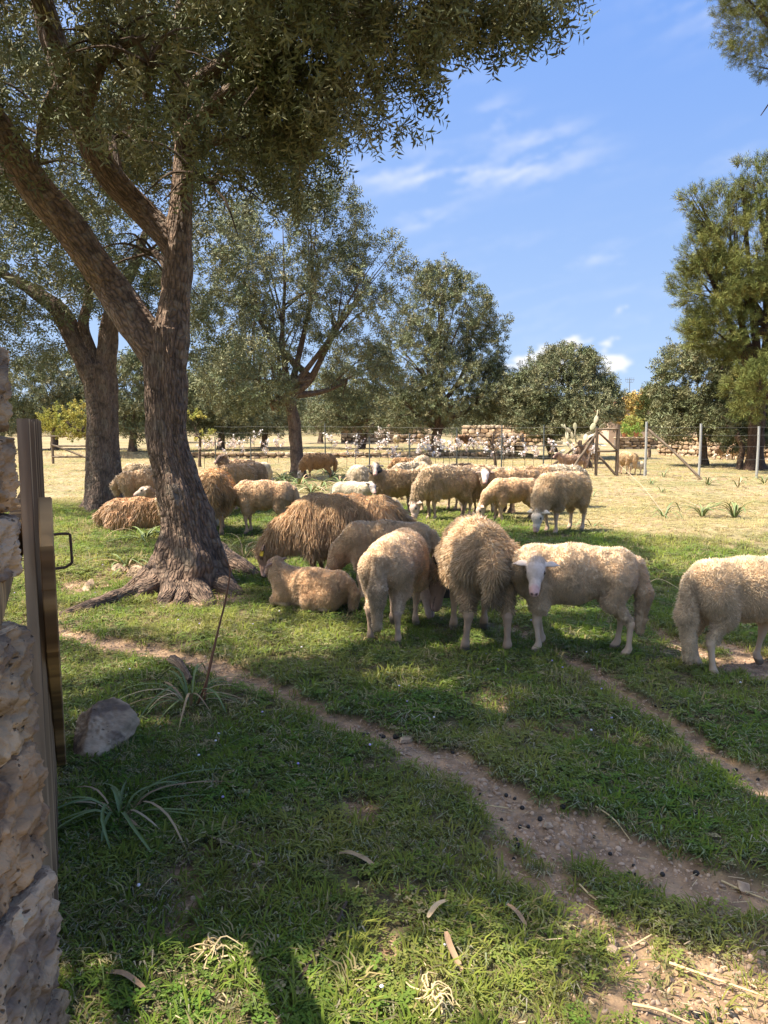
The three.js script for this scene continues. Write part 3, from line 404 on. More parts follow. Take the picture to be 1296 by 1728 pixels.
tree({ name: 'pine_tree', label: 'pine whose bough hangs into the upper corner of the sky', at: groundAt(1500, 15), forks: [X(1420, 200, 15), X(1400, 60, 15)], lean: X(1480, 500, 15), trunkR: 0.22, seed: 503, scale: 0.85, gap: -0.3, ...PINE, geo: needleTuft, lobes: [[X(1285, 25, 15), 0.75, 0.75, 0.8, 2600], [X(1270, -40, 15), 0.7, 0.6, 0.7, 1400], [X(1300, 95, 15), 0.30, 0.42, 0.4, 520], [X(1420, 60, 15), 1.3, 1.4, 1.3, 1800]] });
// farther trees
const far = (label, px, d, lobes, o = {}) => tree({ name: o.name || 'olive_tree', label, at: groundAt(px, d), forks: [X(px + 3, o.fork || 728, d), X(px - 8, (o.fork || 728) - 6, d)], trunkR: o.r || 0.17, seed: 600 + Math.round(px), scale: o.scale || 1.6, twigs: 3, lobes: lobes.map(([x, y, rx, ry, n, dd = 0]) => [X(x, y, d + dd), rx, ry, rx, n]), ...(o.c || OLIVE), ...o });
far('olive seen between the two big olive trunks', 222, 34, [[225, 660, 1.2, 1.4, 1300], [215, 700, 1.5, 0.9, 900], [250, 630, 0.7, 0.7, 400]]);
far('pale olive beyond the young yellowish tree near the pasture gate', 90, 37, [[60, 660, 2.0, 1.4, 1400], [110, 640, 1.5, 1.2, 900], [20, 700, 1.5, 0.9, 700], [140, 690, 1.2, 0.9, 600]], {});
far('olive with low boughs right of the near olive trunk', 372, 36, [[370, 660, 1.5, 1.5, 1500], [400, 700, 1.6, 0.8, 1000], [335, 690, 1.2, 0.9, 700]], {});
far('olive in the grove behind the raised field, left of the slender trunk', 445, 40, [[450, 670, 1.8, 1.5, 1500], [440, 705, 1.8, 0.7, 800]], {});
far('olive in the grove just right of the slender trunk', 540, 50, [[540, 680, 2.2, 1.7, 1300], [570, 660, 1.8, 1.6, 900]], { c: OLIVE });
far('olive at the back of the grove behind the tall rounded one', 850, 52, [[850, 690, 2.2, 1.5, 1300], [880, 705, 1.6, 0.9, 600]], { c: OLIVE });
far('distant olive showing past the edge of the near trunk', 300, 52, [[300, 680, 2.4, 1.8, 1300], [330, 700, 2.0, 1.0, 600]], { c: OLIVE });
far('orange autumn-leaved tree in front of the tan house', 1072, 56, [[1065, 695, 1.1, 1.2, 800], [1085, 685, 1.0, 1.0, 600]], { name: 'autumn_tree', geo: sprigBroad, scale: 1.6, c: { color: [0.367, 0.243, 0.071], color2: [0.481, 0.365, 0.112] }, r: 0.12 });
far('dark green conifer beside the orange tree at the house', 1103, 54, [[1103, 690, 1.0, 1.5, 1000], [1098, 668, 0.35, 0.7, 200], [1125, 700, 0.8, 1.0, 500]], { name: 'conifer_tree', c: { color: [0.067, 0.085, 0.024], color2: [0.121, 0.130, 0.038] }, r: 0.14 });
far('young yellow-leaved tree by the pasture gate', 145, 24, [[112, 714, 0.7, 0.3, 210], [140, 698, 0.5, 0.28, 110], [95, 702, 0.45, 0.25, 80], [130, 725, 0.5, 0.25, 90]], { name: 'fig_tree', geo: sprigBroad, mat: softLeaf, scale: 1.0, r: 0.07, gap: -0.3, freq: 2.5, fork: 735, c: { color: [0.273, 0.266, 0.052], color2: [0.385, 0.339, 0.083] } });
far('small yellow-green tree peeping out right of the near olive trunk', 335, 26, [[328, 716, 0.3, 0.4, 80], [340, 728, 0.35, 0.25, 50]], { name: 'fig_tree', geo: sprigBroad, mat: softLeaf, scale: 1.0, r: 0.05, gap: -0.1, fork: 740, c: { color: [0.257, 0.266, 0.052], color2: [0.369, 0.339, 0.083] } });
far('yellow-green shrub with flower pots at the house terrace', 1068, 50, [[1068, 722, 0.55, 0.75, 420]], { name: 'shrub', geo: sprigBroad, mat: softLeaf, scale: 1.2, r: 0.05, fork: 735, c: { color: [0.273, 0.290, 0.062], color2: [0.383, 0.371, 0.103] } });
// an olive standing outside the view whose crown shades the foreground
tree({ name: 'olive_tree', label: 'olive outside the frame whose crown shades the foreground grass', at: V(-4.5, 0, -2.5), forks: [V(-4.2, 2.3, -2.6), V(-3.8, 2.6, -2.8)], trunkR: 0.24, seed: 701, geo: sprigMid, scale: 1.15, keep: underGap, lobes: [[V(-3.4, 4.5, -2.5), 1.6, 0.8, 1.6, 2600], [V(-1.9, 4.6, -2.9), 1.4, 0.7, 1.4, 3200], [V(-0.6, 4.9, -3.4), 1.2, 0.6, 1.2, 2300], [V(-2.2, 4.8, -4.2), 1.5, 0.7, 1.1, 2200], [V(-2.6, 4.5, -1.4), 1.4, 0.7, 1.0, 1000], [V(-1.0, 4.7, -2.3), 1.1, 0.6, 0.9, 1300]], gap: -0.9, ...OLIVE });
{ // far wood closing the horizon
  const r = rng(9), list = [];
  for (let i = 0; i < 26000; i++) { const a = (r() * 2 - 1) * 0.95, d = 80 + r() * 45, x = Math.sin(a) * d, z = -Math.cos(a) * d, hgt = 3.2 + 2.2 * fbm2(x * 0.06, z * 0.06, 3) - (Math.abs(a - 0.31) < 0.035 ? 1.6 : 0), y = Math.pow(r(), 0.8) * hgt, k = 0.7 + 0.6 * r(); list.push([place(V(x, y + groundY(x, z), z), V(r() - 0.5, r(), r() - 0.5).normalize(), r() * 6, 2.6 + 1.6 * r()), 0.13 * k, 0.145 * k, 0.08 * k]); }
  tag(inst('far_wood', sprigFar, oliveLeaf, list, scene), 'far olive wood closing the horizon', 'wood', null, 'stuff');
}
// ---------- built things: gate, wall, fences, house ----------
const woodH = (u, v) => { const w = tfbm(u, v, 3, 3, 1, 0.4) * 0.5; return clamp(0.5 + 0.35 * Math.sin((u + w) * 60) * 0.5 + 0.6 * (tfbm(u, v, 40, 4, 1, 0.12) - 0.5)); };
const woodBump = tex(512, woodH), woodMap = tex(512, (u, v) => { const h = woodH(u, v), p = tfbm(u, v, 4, 4, 1, 0.5), k = 0.58 + 0.5 * h * 0.6 + 0.7 * (p - 0.45), s = clamp((tfbm(u, v, 12, 4, 1, 0.15) - 0.52) * 7); return [k * (1 - 0.3 * s), k * 0.97 * (1 - 0.34 * s), k * 0.92 * (1 - 0.36 * s)]; }, true);
const woodMat = (r, g, b) => new THREE.MeshStandardMaterial({ color: new THREE.Color().setRGB(r, g, b), map: woodMap, bumpMap: woodBump, bumpScale: 0.004, roughness: 0.85 });
const greyWood = woodMat(0.42, 0.33, 0.25), tanWood = woodMat(0.60, 0.40, 0.20), poleWood = woodMat(0.33, 0.26, 0.19), metalPost = plainMat(0.09, 0.10, 0.09, 0.6), galvPost = plainMat(0.42, 0.42, 0.39, 0.5, { metalness: 0.3 }), wireMat = plainMat(0.22, 0.22, 0.21, 0.5, { metalness: 0.6 });
const stoneH = (u, v) => { const c = cellular(u, v, 22)[0], p = tn(Math.floor(u * 22), Math.floor(v * 22), 22); return clamp(0.25 + 0.8 * tfbm(u, v, 8, 6) - (c < 0.22 && p > 0.88 ? 0.5 * (1 - c / 0.22) : 0)); };
const stoneBump = tex(512, stoneH), stoneMap = tex(512, (u, v) => { const h = stoneH(u, v), p = tfbm(u, v, 3, 5), q = clamp((tfbm(u + 0.5, v, 6, 5) - 0.5) * 5), k = 0.55 + 0.5 * h + 0.4 * (p - 0.5); return [lerp(k, k * 0.72, q), lerp(k * 0.93, k * 0.66, q), lerp(k * 0.84, k * 0.62, q)]; }, true);
const stoneMat = (r, g, b, bump = 0.02) => new THREE.MeshStandardMaterial({ color: new THREE.Color().setRGB(r, g, b), map: stoneMap, bumpMap: stoneBump, bumpScale: bump, roughness: 0.95 });
// rough block: a box rounded and worn, with box uv
function roughBlock(w, h, d, seed, o = {}) {
  const n = o.n || 6, g = new THREE.BoxGeometry(w, h, d, n, n, n), p = g.attributes.position, uv = g.attributes.uv, nn = g.attributes.normal, amp = o.amp ?? 0.08, m = Math.min(w, h, d), f = (o.freq ?? 2.2) / m;
  for (let i = 0; i < p.count; i++) {
    let x = p.getX(i), y = p.getY(i), z = p.getZ(i); const s = o.scale ?? 3;
    const ax = Math.abs(nn.getX(i)), ay = Math.abs(nn.getY(i)); uv.setXY(i, (ax > 0.5 ? z : x) * s + seed * 0.37, (ay > 0.5 ? z : y) * s + seed * 0.61);
    const q = V(x / w * 2, y / h * 2, z / d * 2), l4 = Math.pow(Math.abs(q.x) ** (o.pow ?? 5) + Math.abs(q.y) ** (o.pow ?? 5) + Math.abs(q.z) ** (o.pow ?? 5), 1 / (o.pow ?? 5)), k = 1 / Math.max(0.6, l4); x *= k; y *= k; z *= k;
    let e = amp * m * (o.pits ? 1.3 * fbm3(x * f * 0.7 + seed * 9, y * f * 0.7, z * f * 0.7, 4) + 0.55 * (0.4 - Math.abs(n3(x * f * 1.6, y * f * 1.6 + seed, z * f * 1.6))) + 0.22 * n3(x * f * 6, y * f * 6, z * f * 6 + seed) : fbm3(x * f + seed * 9, y * f, z * f, 3) * 1.6);
    if (o.pits) { const pit = n3(x * 26 + seed, y * 26, z * 26); if (pit > 0.5 && n3(x * 5, y * 5 + seed, z * 5) > -0.1) e -= (pit - 0.5) * o.pits * 1.5; const bigp = n3(x * 9 + seed * 3, y * 9, z * 9); if (bigp > 0.5) e -= (bigp - 0.5) * o.pits * 2.2; }
    const r = Math.hypot(x, y, z) || 1; p.setXYZ(i, x + x / r * e, y + y / r * e, z + z / r * e);
  }
  const flat = g.index ? g : g; flat.computeVertexNormals();
  return o.facet ? g.toNonIndexed() : g;
}
{ // end of the limestone wall beside the camera
  const root = thing('stone_wall', 'pitted limestone wall end close to the camera', 'wall', V(-0.86, 0, -1.28)), mats = [stoneMat(0.66, 0.52, 0.37, 0.035), stoneMat(0.58, 0.42, 0.28, 0.035), stoneMat(0.62, 0.50, 0.39, 0.035)];
  const rows = [[1.385, 1.545, 0.170], [1.24, 1.38, 0.182], [1.115, 1.235, 0.176], [0.80, 1.03, 0.190], [0.54, 0.795, 0.196], [0.28, 0.535, 0.212], [-0.05, 0.275, 0.215]];
  rows.forEach(([y0, y1, edge], i) => {                       // edge: how far the block reaches past the wall's own line
    const w = 0.62, b = mesh('stone', roughBlock(w, y1 - y0 + 0.004, 0.36, i + 1, { n: 48, amp: 0.06, pits: 0.022, scale: 2.9, pow: 14, freq: 6 }), mats[i % 3], root); b.position.set(edge - w / 2, (y0 + y1) / 2, (i % 2) * 0.01);
    const b2 = mesh('stone', roughBlock(0.7, y1 - y0 - 0.006, 0.34, i + 21, { n: 10, amp: 0.08, scale: 2.4, pow: 8 }), mats[(i + 1) % 3], root); b2.position.set(edge - w - 0.36, (y0 + y1) / 2 + 0.004, -0.006);
  });
}
{ // open timber gate seen almost edge-on
  const A = V(-0.854, 0, -1.85), Bp = V(-1.475, 0, -3.3), along = Bp.clone().sub(A), Lg = along.length(); along.normalize();
  const root = thing('timber_gate', 'open timber gate of upright grooved boards beside the stone wall', 'gate', A, Math.atan2(-along.z, along.x));     // own x runs along the gate, own +z faces the pasture side... 
  const side = 1; // the face that shows
  const prof = new THREE.Shape(), bw = 0.124, th = 0.026; prof.moveTo(0, 0); prof.lineTo(bw, 0); const ribs = 7, rw = bw / ribs;
  for (let i = ribs; i > 0; i--) { const x = i * rw; prof.lineTo(x, th - 0.001); prof.lineTo(x - rw * 0.55, th); prof.lineTo(x - rw * 0.58, th - 0.010); prof.lineTo(x - rw * 0.94, th - 0.010); } prof.lineTo(0, th - 0.001); prof.lineTo(0, 0);
  const boardGeo = (h) => { const g = new THREE.ExtrudeGeometry(prof, { depth: h, bevelEnabled: false }); g.rotateX(-Math.PI / 2); g.scale(1, 1, -side); const p = g.attributes.position, uv = g.attributes.uv; for (let i = 0; i < p.count; i++) uv.setXY(i, (p.getX(i) + p.getZ(i)) * 1.5, p.getY(i) * 0.8); const ix = []; for (let i = 0; i < p.count; i += 3) ix.push(i, i + 2, i + 1); g.setIndex(ix); const q = g.toNonIndexed(); q.computeVertexNormals(); return q; };
  const r = rng(61), n = Math.floor(Lg / 0.130), tones = [woodMat(0.74, 0.56, 0.38), woodMat(0.64, 0.47, 0.31), woodMat(0.80, 0.62, 0.44)];
  const zf = (z) => z * side;
  for (let i = 0; i < n; i++) { const b = mesh('board', boardGeo(1.36 + 0.012 * r()), tones[Math.floor(r() * 3)], root); b.position.set(i * 0.130, 0.05, -0.026 + (i % 2) * 0.010 + 0.004 * r()); b.rotation.z = (r() - 0.5) * 0.008; }
  const box = (name, w, h, d, x, y, z, m) => { const b = mesh(name, roughBlock(w, h, d, x * 7 + y, { n: 3, amp: 0.01, pow: 14, scale: 2 }), m, root); b.position.set(x, y, zf(z)); return b; };
  box('rail', Lg, 0.09, 0.045, Lg / 2, 1.10, -0.052, tanWood); box('rail', Lg, 0.09, 0.045, Lg / 2, 0.3, -0.052, tanWood); box('hinge_beam', 0.95, 0.075, 0.07, -0.36, 1.085, -0.075, tanWood);
  // the curved brace cut from one plank, sweeping from the near top to the far foot
  const s = new THREE.Shape(), top = [[0.03, 1.22], [0.06, 1.06], [0.14, 0.93], [0.32, 0.80], [0.62, 0.60], [0.92, 0.36], [1.22, 0.17], [1.45, 0.09]], low = top.map(([x, y]) => [x - 0.06, y - 0.11]).reverse();
  s.moveTo(...top[0]); s.splineThru(top.slice(1).map((q) => new THREE.Vector2(...q))); s.lineTo(...low[0]); s.splineThru(low.slice(1).map((q) => new THREE.Vector2(...q))); s.lineTo(...top[0]);
  const g = new THREE.ExtrudeGeometry(s, { depth: 0.026, bevelEnabled: true, bevelSize: 0.003, bevelThickness: 0.003, bevelSegments: 1, curveSegments: 90 }); mesh('brace', g, tanWood, root).position.z = 0.018;
  // hooked latch at the free end
  const lp = [V(Lg - 0.02, 0.93, zf(0.03)), V(Lg + 0.0, 0.93, zf(0.07)), V(Lg + 0.0, 0.925, zf(0.105)), V(Lg, 0.80, zf(0.108)), V(Lg, 0.78, zf(0.08)), V(Lg - 0.02, 0.78, zf(0.03))]; mesh('latch', new THREE.TubeGeometry(new THREE.CatmullRomCurve3(lp, false, 'catmullrom', 0.1), 40, 0.006, 8), plainMat(0.13, 0.07, 0.045, 0.7, { metalness: 0.4 }), root);
}
// wire fence across the pasture
const postAt = (px, d) => { const p = At(px, 718, d); p.y = groundY(p.x, p.z); return p; };
function fence(label, posts, o = {}) {
  const root = thing('wire_fence', label, 'fence', posts[0].p), L = (v) => v.clone().sub(posts[0].p);
  posts.forEach((q) => { const g = limb([V(0, -0.1, 0), V(0.01, q.h * 0.5, 0), V(0.0, q.h, 0)], [q.r, q.r, q.r * 0.9], { seg: 8, rings: 3, rough: q.r > 0.03 ? 0.06 : 0.01 }), b = mesh('post', g, q.m, root); b.position.copy(L(q.p)); });
  for (let i = 0; i + 1 < posts.length; i++) if (!posts[i].open) for (const h of [0.15, 0.5, 0.85, 1.15, 1.36]) { const a = L(posts[i].p).add(V(0, h, 0.03)), b = L(posts[i + 1].p).add(V(0, h, 0.03)); mesh('wire', new THREE.TubeGeometry(new THREE.CatmullRomCurve3([a, a.clone().lerp(b, 0.5).add(V(0, -0.02, 0)), b]), 6, 0.0022, 4), wireMat, root); }
  return root;
}
const thinPost = (px, d, h = 1.42, open) => ({ p: postAt(px, d), h, r: 0.022, m: metalPost, open }), woodPost = (px, d, h = 1.42, open) => ({ p: postAt(px, d), h, r: 0.042, m: poleWood, open }), palePost = (px, d, h = 1.45, open) => ({ p: postAt(px, d), h, r: 0.036, m: galvPost, open });
fence('wire fence on dark thin posts running behind the asphodels to the gate frame', [thinPost(362, 27, 1.0), thinPost(422, 25.5, 1.05), thinPost(548, 25, 1.45), thinPost(623, 24, 1.05), thinPost(691, 23.5, 1.2), thinPost(771, 23, 1.35), thinPost(847, 22.5), thinPost(918, 22), thinPost(1008, 21.5, 1.35)]);
{ const f = fence('wire fence on pale posts with a diagonal brace, right of the gate frame', [palePost(1091, 21.3, 1.5), palePost(1183, 20.8), palePost(1281, 20.5, 1.38), palePost(1400, 20.2)]);
  const b = mesh('brace', limb([V(0.06, 1.28, 0), V(0.6, 0.65, 0.6), V(1.12, -0.05, 1.2)], [0.036, 0.036, 0.034], { seg: 8, rings: 5, rough: 0.05 }), poleWood, f); b.name = 'brace'; }
{ // timber frame of the pasture gate
  const p = postAt(1025, 21.4), root = thing('gate_frame', 'weathered timber gate frame with crossed braces in the wire fence', 'gate', p), bar = (name, a, b, r) => mesh(name, limb([V(...a), V((a[0] + b[0]) / 2, (a[1] + b[1]) / 2, (a[2] + b[2]) / 2), V(...b)], [r, r, r], { seg: 6, rings: 4, rough: 0.05 }), poleWood, root);
  bar('post', [-0.28, -0.1, 0], [-0.28, 1.32, 0], 0.045); bar('post', [0.30, -0.1, 0], [0.30, 1.42, 0], 0.052); bar('rail', [-0.28, 1.28, 0.02], [0.3, 1.3, 0.02], 0.035); bar('rail', [-0.28, 0.68, 0.03], [0.3, 0.69, 0.03], 0.035); bar('brace', [-0.22, 1.18, 0.05], [0.25, 0.74, 0.05], 0.03); bar('brace', [-0.22, 0.55, 0.05], [0.3, -0.02, 0.06], 0.035); bar('brace', [-0.3, 1.15, -0.03], [-1.15, 0.0, 0.3], 0.036);
}
{ // the wooden gate far left
  const p = postAt(110, 28), root = thing('pasture_gate', 'far timber pasture gate seen between wall and rear olive', 'gate', p), bar = (name, a, b, r) => mesh(name, limb([V(...a), V((a[0] + b[0]) / 2, (a[1] + b[1]) / 2, 0), V(...b)], [r, r, r], { seg: 6, rings: 3, rough: 0.05 }), poleWood, root);
  bar('post', [-0.5, -0.1, 0], [-0.5, 1.15, 0], 0.05); bar('post', [0.85, -0.1, 0], [0.85, 1.25, 0], 0.06); bar('post', [1.1, -0.1, 0], [1.1, 1.2, 0], 0.06); for (const y of [0.25, 0.65, 1.0]) bar('rail', [-0.5, y, 0.04], [0.85, y, 0.04], 0.035); bar('brace', [-0.5, 0.7, 0.08], [0.8, 0.2, 0.08], 0.035);
}
// rubble walls, stone by stone
const stoneGeos = [...Array(8)].map((_, i) => roughBlock(1, 1, 1, 50 + i, { n: 2, amp: 0.14, pow: 3.2, scale: 0.35, freq: 1.4 })), rubble = [[0.56, 0.47, 0.36], [0.62, 0.53, 0.41], [0.48, 0.39, 0.30], [0.55, 0.42, 0.29], [0.66, 0.59, 0.49]].map((c) => stoneMat(...c, 0.03));
function rubbleWall(label, a, b, h, sw, sh, seed, o = {}) {
  const root = thing('rubble_wall', label, 'wall', a, Math.atan2(-(b.z - a.z), b.x - a.x)), L = Math.hypot(b.x - a.x, b.z - a.z), r = rng(seed), core = [];
  mesh('core', new THREE.BoxGeometry(L, h * 0.92, o.deep ?? 0.35).translate(L / 2, h * 0.46 - 0.05, -(o.deep ?? 0.35) * 0.5 - 0.06), plainMat(0.17, 0.13, 0.10), root);
  for (let y = 0; y < h - sh * 0.3;) { const row = sh * (0.75 + 0.5 * r()); for (let x = 0; x < L;) { const w = sw * (0.55 + 0.9 * r()), k = row * (0.85 + 0.3 * r()); core.push([x + w / 2, y + row / 2 - 0.03, w * 1.04, k, 0.26 + 0.1 * r()]); x += w; } y += row; }
  const put = (q) => { const s = mesh('stone', stoneGeos[Math.floor(r() * 8)], rubble[Math.floor(r() * 5)], root); s.position.set(q[0], q[1] + (r() - 0.5) * 0.02, -0.05 + (r() - 0.5) * 0.06); s.scale.set(q[2], q[3], q[4]); s.rotation.set((r() - 0.5) * 0.2, (r() - 0.5) * 0.2, (r() - 0.5) * 0.15); };
  core.slice(0, 300).forEach(put);
  if (core.length > 300) { const list = core.slice(300).map((q) => { const k = 0.8 + 0.4 * r(); return [new THREE.Matrix4().compose(V(q[0], q[1], -0.05), new THREE.Quaternion(), V(q[2], q[3], q[4])), k, k, k]; }); inst('stones', stoneGeos[0], rubble[0], list, root); }
  return root;
}
rubbleWall('sunlit dry stone wall behind the grey olive and pine trunk', postAt(1112, 37), postAt(1340, 29.5), 1.02, 0.36, 0.17, 71);
{ const w = rubbleWall('terrace wall with a flat stone ledge in front of the tan house', postAt(1040, 46), postAt(1122, 46), 0.62, 0.4, 0.17, 72); mesh('ledge', roughBlock(3.1, 0.1, 0.6, 4, { n: 4, amp: 0.05, pow: 12 }), rubble[1], w).position.set(1.5, 0.66, -0.2); }
rubbleWall('low dry stone retaining wall along the edge of the raised field', V(-9, -0.02, -32.96), V(5.6, -0.02, -32.96), 0.28, 0.34, 0.14, 73, { deep: 0.2 });
rubbleWall('pale dry stone wall behind the raised field between the olives', postAt(575, 50), postAt(720, 49), 1.15, 0.5, 0.25, 74);
rubbleWall('dry stone wall behind the round green olive', postAt(780, 48), postAt(920, 44), 1.1, 0.55, 0.26, 75);
rubbleWall('low broken stone wall under the bare stem by the fence', postAt(820, 38), postAt(880, 37), 0.7, 0.4, 0.2, 76);
{ // tan house
  const p = postAt(1095, 60), root = thing('house', 'tan rendered house with a low tiled roof behind the orange tree', 'building', p), plaster = plainMat(0.58, 0.42, 0.30, 0.95, { bumpMap: stoneBump, bumpScale: 0.01 });
  const wall = new THREE.Shape(); wall.moveTo(-3.2, -0.2); wall.lineTo(4, -0.2); wall.lineTo(4, 2.3); wall.lineTo(0.4, 3.7); wall.lineTo(-3.2, 2.3); wall.lineTo(-3.2, -0.2);
  const hole = (x0, y0, x1, y1) => { const h = new THREE.Path(); h.moveTo(x0, y0); h.lineTo(x0, y1); h.lineTo(x1, y1); h.lineTo(x1, y0); h.lineTo(x0, y0); wall.holes.push(h); }; hole(0.2, 0.3, 0.9, 1.6); hole(1.6, 0.0, 2.4, 1.9); hole(-2.2, 0.5, -1.5, 1.5);
  mesh('wall', new THREE.ExtrudeGeometry(wall, { depth: 0.35, bevelEnabled: false }), plaster, root);
  mesh('wall', new THREE.BoxGeometry(0.35, 2.4, 6).translate(-3.02, 1.0, -3), plaster, root); mesh('wall', new THREE.BoxGeometry(0.35, 2.4, 6).translate(3.82, 1.0, -3), plaster, root); mesh('wall', new THREE.BoxGeometry(6.5, 2.4, 0.3).translate(0.4, 1.0, -6), plaster, root);
  for (const [x, y, w, h] of [[0.55, 0.95, 0.7, 1.3], [-1.85, 1.0, 0.7, 1.0]]) { const f = mesh('window', new THREE.BoxGeometry(w, h, 0.06).translate(x, y, 0.12), plainMat(0.12, 0.16, 0.10, 0.6), root); mesh('pane', new THREE.BoxGeometry(w * 0.8, h * 0.85, 0.02).translate(x, y, 0.165), plainMat(0.03, 0.035, 0.04, 0.1), f); }
  mesh('door', new THREE.BoxGeometry(0.8, 1.9, 0.06).translate(2.0, 0.95, 0.12), plainMat(0.16, 0.09, 0.05, 0.6), root);
  const rt = plainMat(0.42, 0.20, 0.11, 0.9), tile = (sg) => { const g = []; const len = Math.hypot(3.7, 1.45); for (let i = 0; i < 22; i++) g.push(new THREE.CylinderGeometry(0.15, 0.15, len, 8, 1, false).rotateZ(Math.PI / 2).translate(0, 0, -i * 0.3 + 0.35)); const m = mergeGeometries(g); m.rotateZ(sg * Math.atan2(1.45, 3.7)); m.translate(0.4 - sg * 1.9, 3.08, 0); return m; };
  mesh('roof', tile(1), rt, root); mesh('roof', tile(-1), rt, root);
}
{ const p = postAt(1060, 58), root = thing('antenna', 'thin television antenna mast above the orange tree', 'antenna', p), st = plainMat(0.3, 0.3, 0.3, 0.4, { metalness: 0.7 }); mesh('mast', new THREE.CylinderGeometry(0.03, 0.035, 4.9, 8).translate(0, 2.45, 0), st, root); for (const [y, w] of [[4.8, 0.7], [4.6, 0.5]]) mesh('crossbar', new THREE.CylinderGeometry(0.015, 0.015, w, 6).rotateZ(Math.PI / 2).translate(0, y, 0), st, root); for (let i = 0; i < 5; i++) mesh('element', new THREE.CylinderGeometry(0.01, 0.01, 0.35, 5).translate(-0.3 + i * 0.15, 4.8, 0), st, root); }
for (const [px, label] of [[1056, 'terracotta flower pot at the near end of the terrace ledge'], [1076, 'terracotta flower pot below the yellow-green shrub']]) { const p = postAt(px, 46); p.y = 0.69; p.z -= 0.2; const t = thing('flower_pot', label, 'flower pot', p); mesh('pot', new THREE.LatheGeometry([[0.001, 0], [0.1, 0], [0.15, 0.26], [0.17, 0.26], [0.17, 0.31], [0.14, 0.31], [0.13, 0.26]].map(([x, y]) => new THREE.Vector2(x, y)), 14), plainMat(0.45, 0.2, 0.1), t); foliage(t, 'foliage', sprigBroad, softLeaf, [[V(0, 0.5, 0), 0.22, 0.25, 0.22, 60]], { seed: px, gap: -2, color: [0.22, 0.32, 0.06], floor: 0.1 }); }
{ const p = postAt(1097, 34), t = thing('stump', 'short dark wooden stump on the field before the terrace wall', 'stump', p); mesh('trunk', limb([V(0, -0.05, 0), V(0.02, 0.2, 0), V(0, 0.42, 0)], [0.09, 0.07, 0.075], { seg: 9, rings: 5 }), barkDark, t); }
{ // prickly pear propped on dead limbs
  const p = postAt(985, 25.5), root = thing('prickly_pear', 'prickly pear cactus propped on dead branches beside the gate frame', 'cactus', p), r = rng(88), padG = new THREE.SphereGeometry(1, 14, 10).scale(0.55, 1, 0.14).translate(0, 0.9, 0), pm = [plainMat(0.36, 0.34, 0.20, 0.7), plainMat(0.44, 0.40, 0.27, 0.7), plainMat(0.50, 0.45, 0.33, 0.8)];
  const pad = (b, d, s, roll, m) => { const q = mesh('pad', padG, m, root); q.position.copy(b); q.quaternion.setFromUnitVectors(UPY, d.clone().normalize()); q.rotateY(roll); q.scale.setScalar(s); return b.clone().addScaledVector(d.clone().normalize(), s * 1.75); };
  for (const [x, y, dx, dy] of [[-0.5, 0.75, -1, 0.25], [-0.35, 0.8, -0.6, 0.6], [-0.2, 0.8, 0.1, 0.8], [0.0, 0.9, 0.7, 0.5], [0.15, 1.0, 0.6, 0.8], [-0.6, 0.6, -1, -0.2], [0.1, 0.8, 0.9, 0.1], [0.2, 1.25, 0.5, 0.9], [-0.3, 0.95, -0.9, 0.9]]) { let b = V(x, y, (r() - 0.5) * 0.5); for (let k = 0; k < 3; k++) { const d = V(dx + (r() - 0.5) * 1.1, dy + (r() - 0.4) * 0.8, (r() - 0.5) * 0.7); b = pad(b, d, 0.105 + 0.045 * r(), r() * 3, pm[Math.floor(r() * 3)]); } }
  for (const [a, b, rr] of [[[-0.25, -0.1, 0], [-0.1, 0.9, 0], 0.1], [[-0.9, -0.1, 0.2], [0.35, 1.1, 0], 0.06], [[0.3, -0.1, 0.1], [-0.2, 0.85, 0.1], 0.08], [[-1.2, 0.0, 0.4], [-0.2, 0.75, 0.2], 0.05], [[0.0, -0.05, 0.3], [0.3, 0.8, 0.1], 0.07]]) mesh('dead_branch', limb([V(...a), V((a[0] + b[0]) / 2 + 0.06, (a[1] + b[1]) / 2, 0.05), V(...b)], [rr, rr * 0.8, rr * 0.6], { seg: 8, rings: 6 }), barkNear, root);
}
// ---------- sheep ----------
// own axes: x towards the head, y up, z to its right; feet on y = 0; a back height of about 0.7 at scale 1
const lockGeo = (() => {                        // a tapering, bent lock of wool along +y
  const pos = [], idx = [], nor = [];
  for (const [y, r, b] of [[-0.08, 0.13, 0], [0.45, 0.11, 0.05], [1, 0.012, 0.22]]) for (let i = 0; i < 3; i++) { const a = i * 2.094; pos.push(Math.cos(a) * r + b, y, Math.sin(a) * r); const m = V(Math.cos(a) * 0.75, 0.65, Math.sin(a) * 0.75).normalize(); nor.push(m.x, m.y, m.z); }
  for (let k = 0; k < 2; k++) for (let i = 0; i < 3; i++) { const a = k * 3 + i, b = k * 3 + (i + 1) % 3; idx.push(a, a + 3, b, b, a + 3, b + 3); }
  return geoOf(pos, idx, null, null, nor);
})();
const woolMat = new THREE.MeshPhysicalMaterial({ color: 0xffffff, roughness: 1, transmission: 0.35, thickness: 0, side: THREE.DoubleSide });
const hideMat = new THREE.MeshStandardMaterial({ vertexColors: true, roughness: 0.9 });
const eyeMat = plainMat(0.025, 0.016, 0.010, 0.25), tagMat = plainMat(0.75, 0.50, 0.03, 0.5), collarMat = plainMat(0.02, 0.018, 0.016, 0.7), bellMat = plainMat(0.05, 0.045, 0.04, 0.45, { metalness: 0.6 });
const eyeGeo = new THREE.SphereGeometry(1, 10, 8);
const tagGeo = (() => { const s = new THREE.Shape(); s.moveTo(-0.4, 0); s.lineTo(0.4, 0); s.lineTo(0.5, -0.9); s.lineTo(-0.5, -0.9); return new THREE.ExtrudeGeometry(s, { depth: 0.08, bevelEnabled: false }); })();
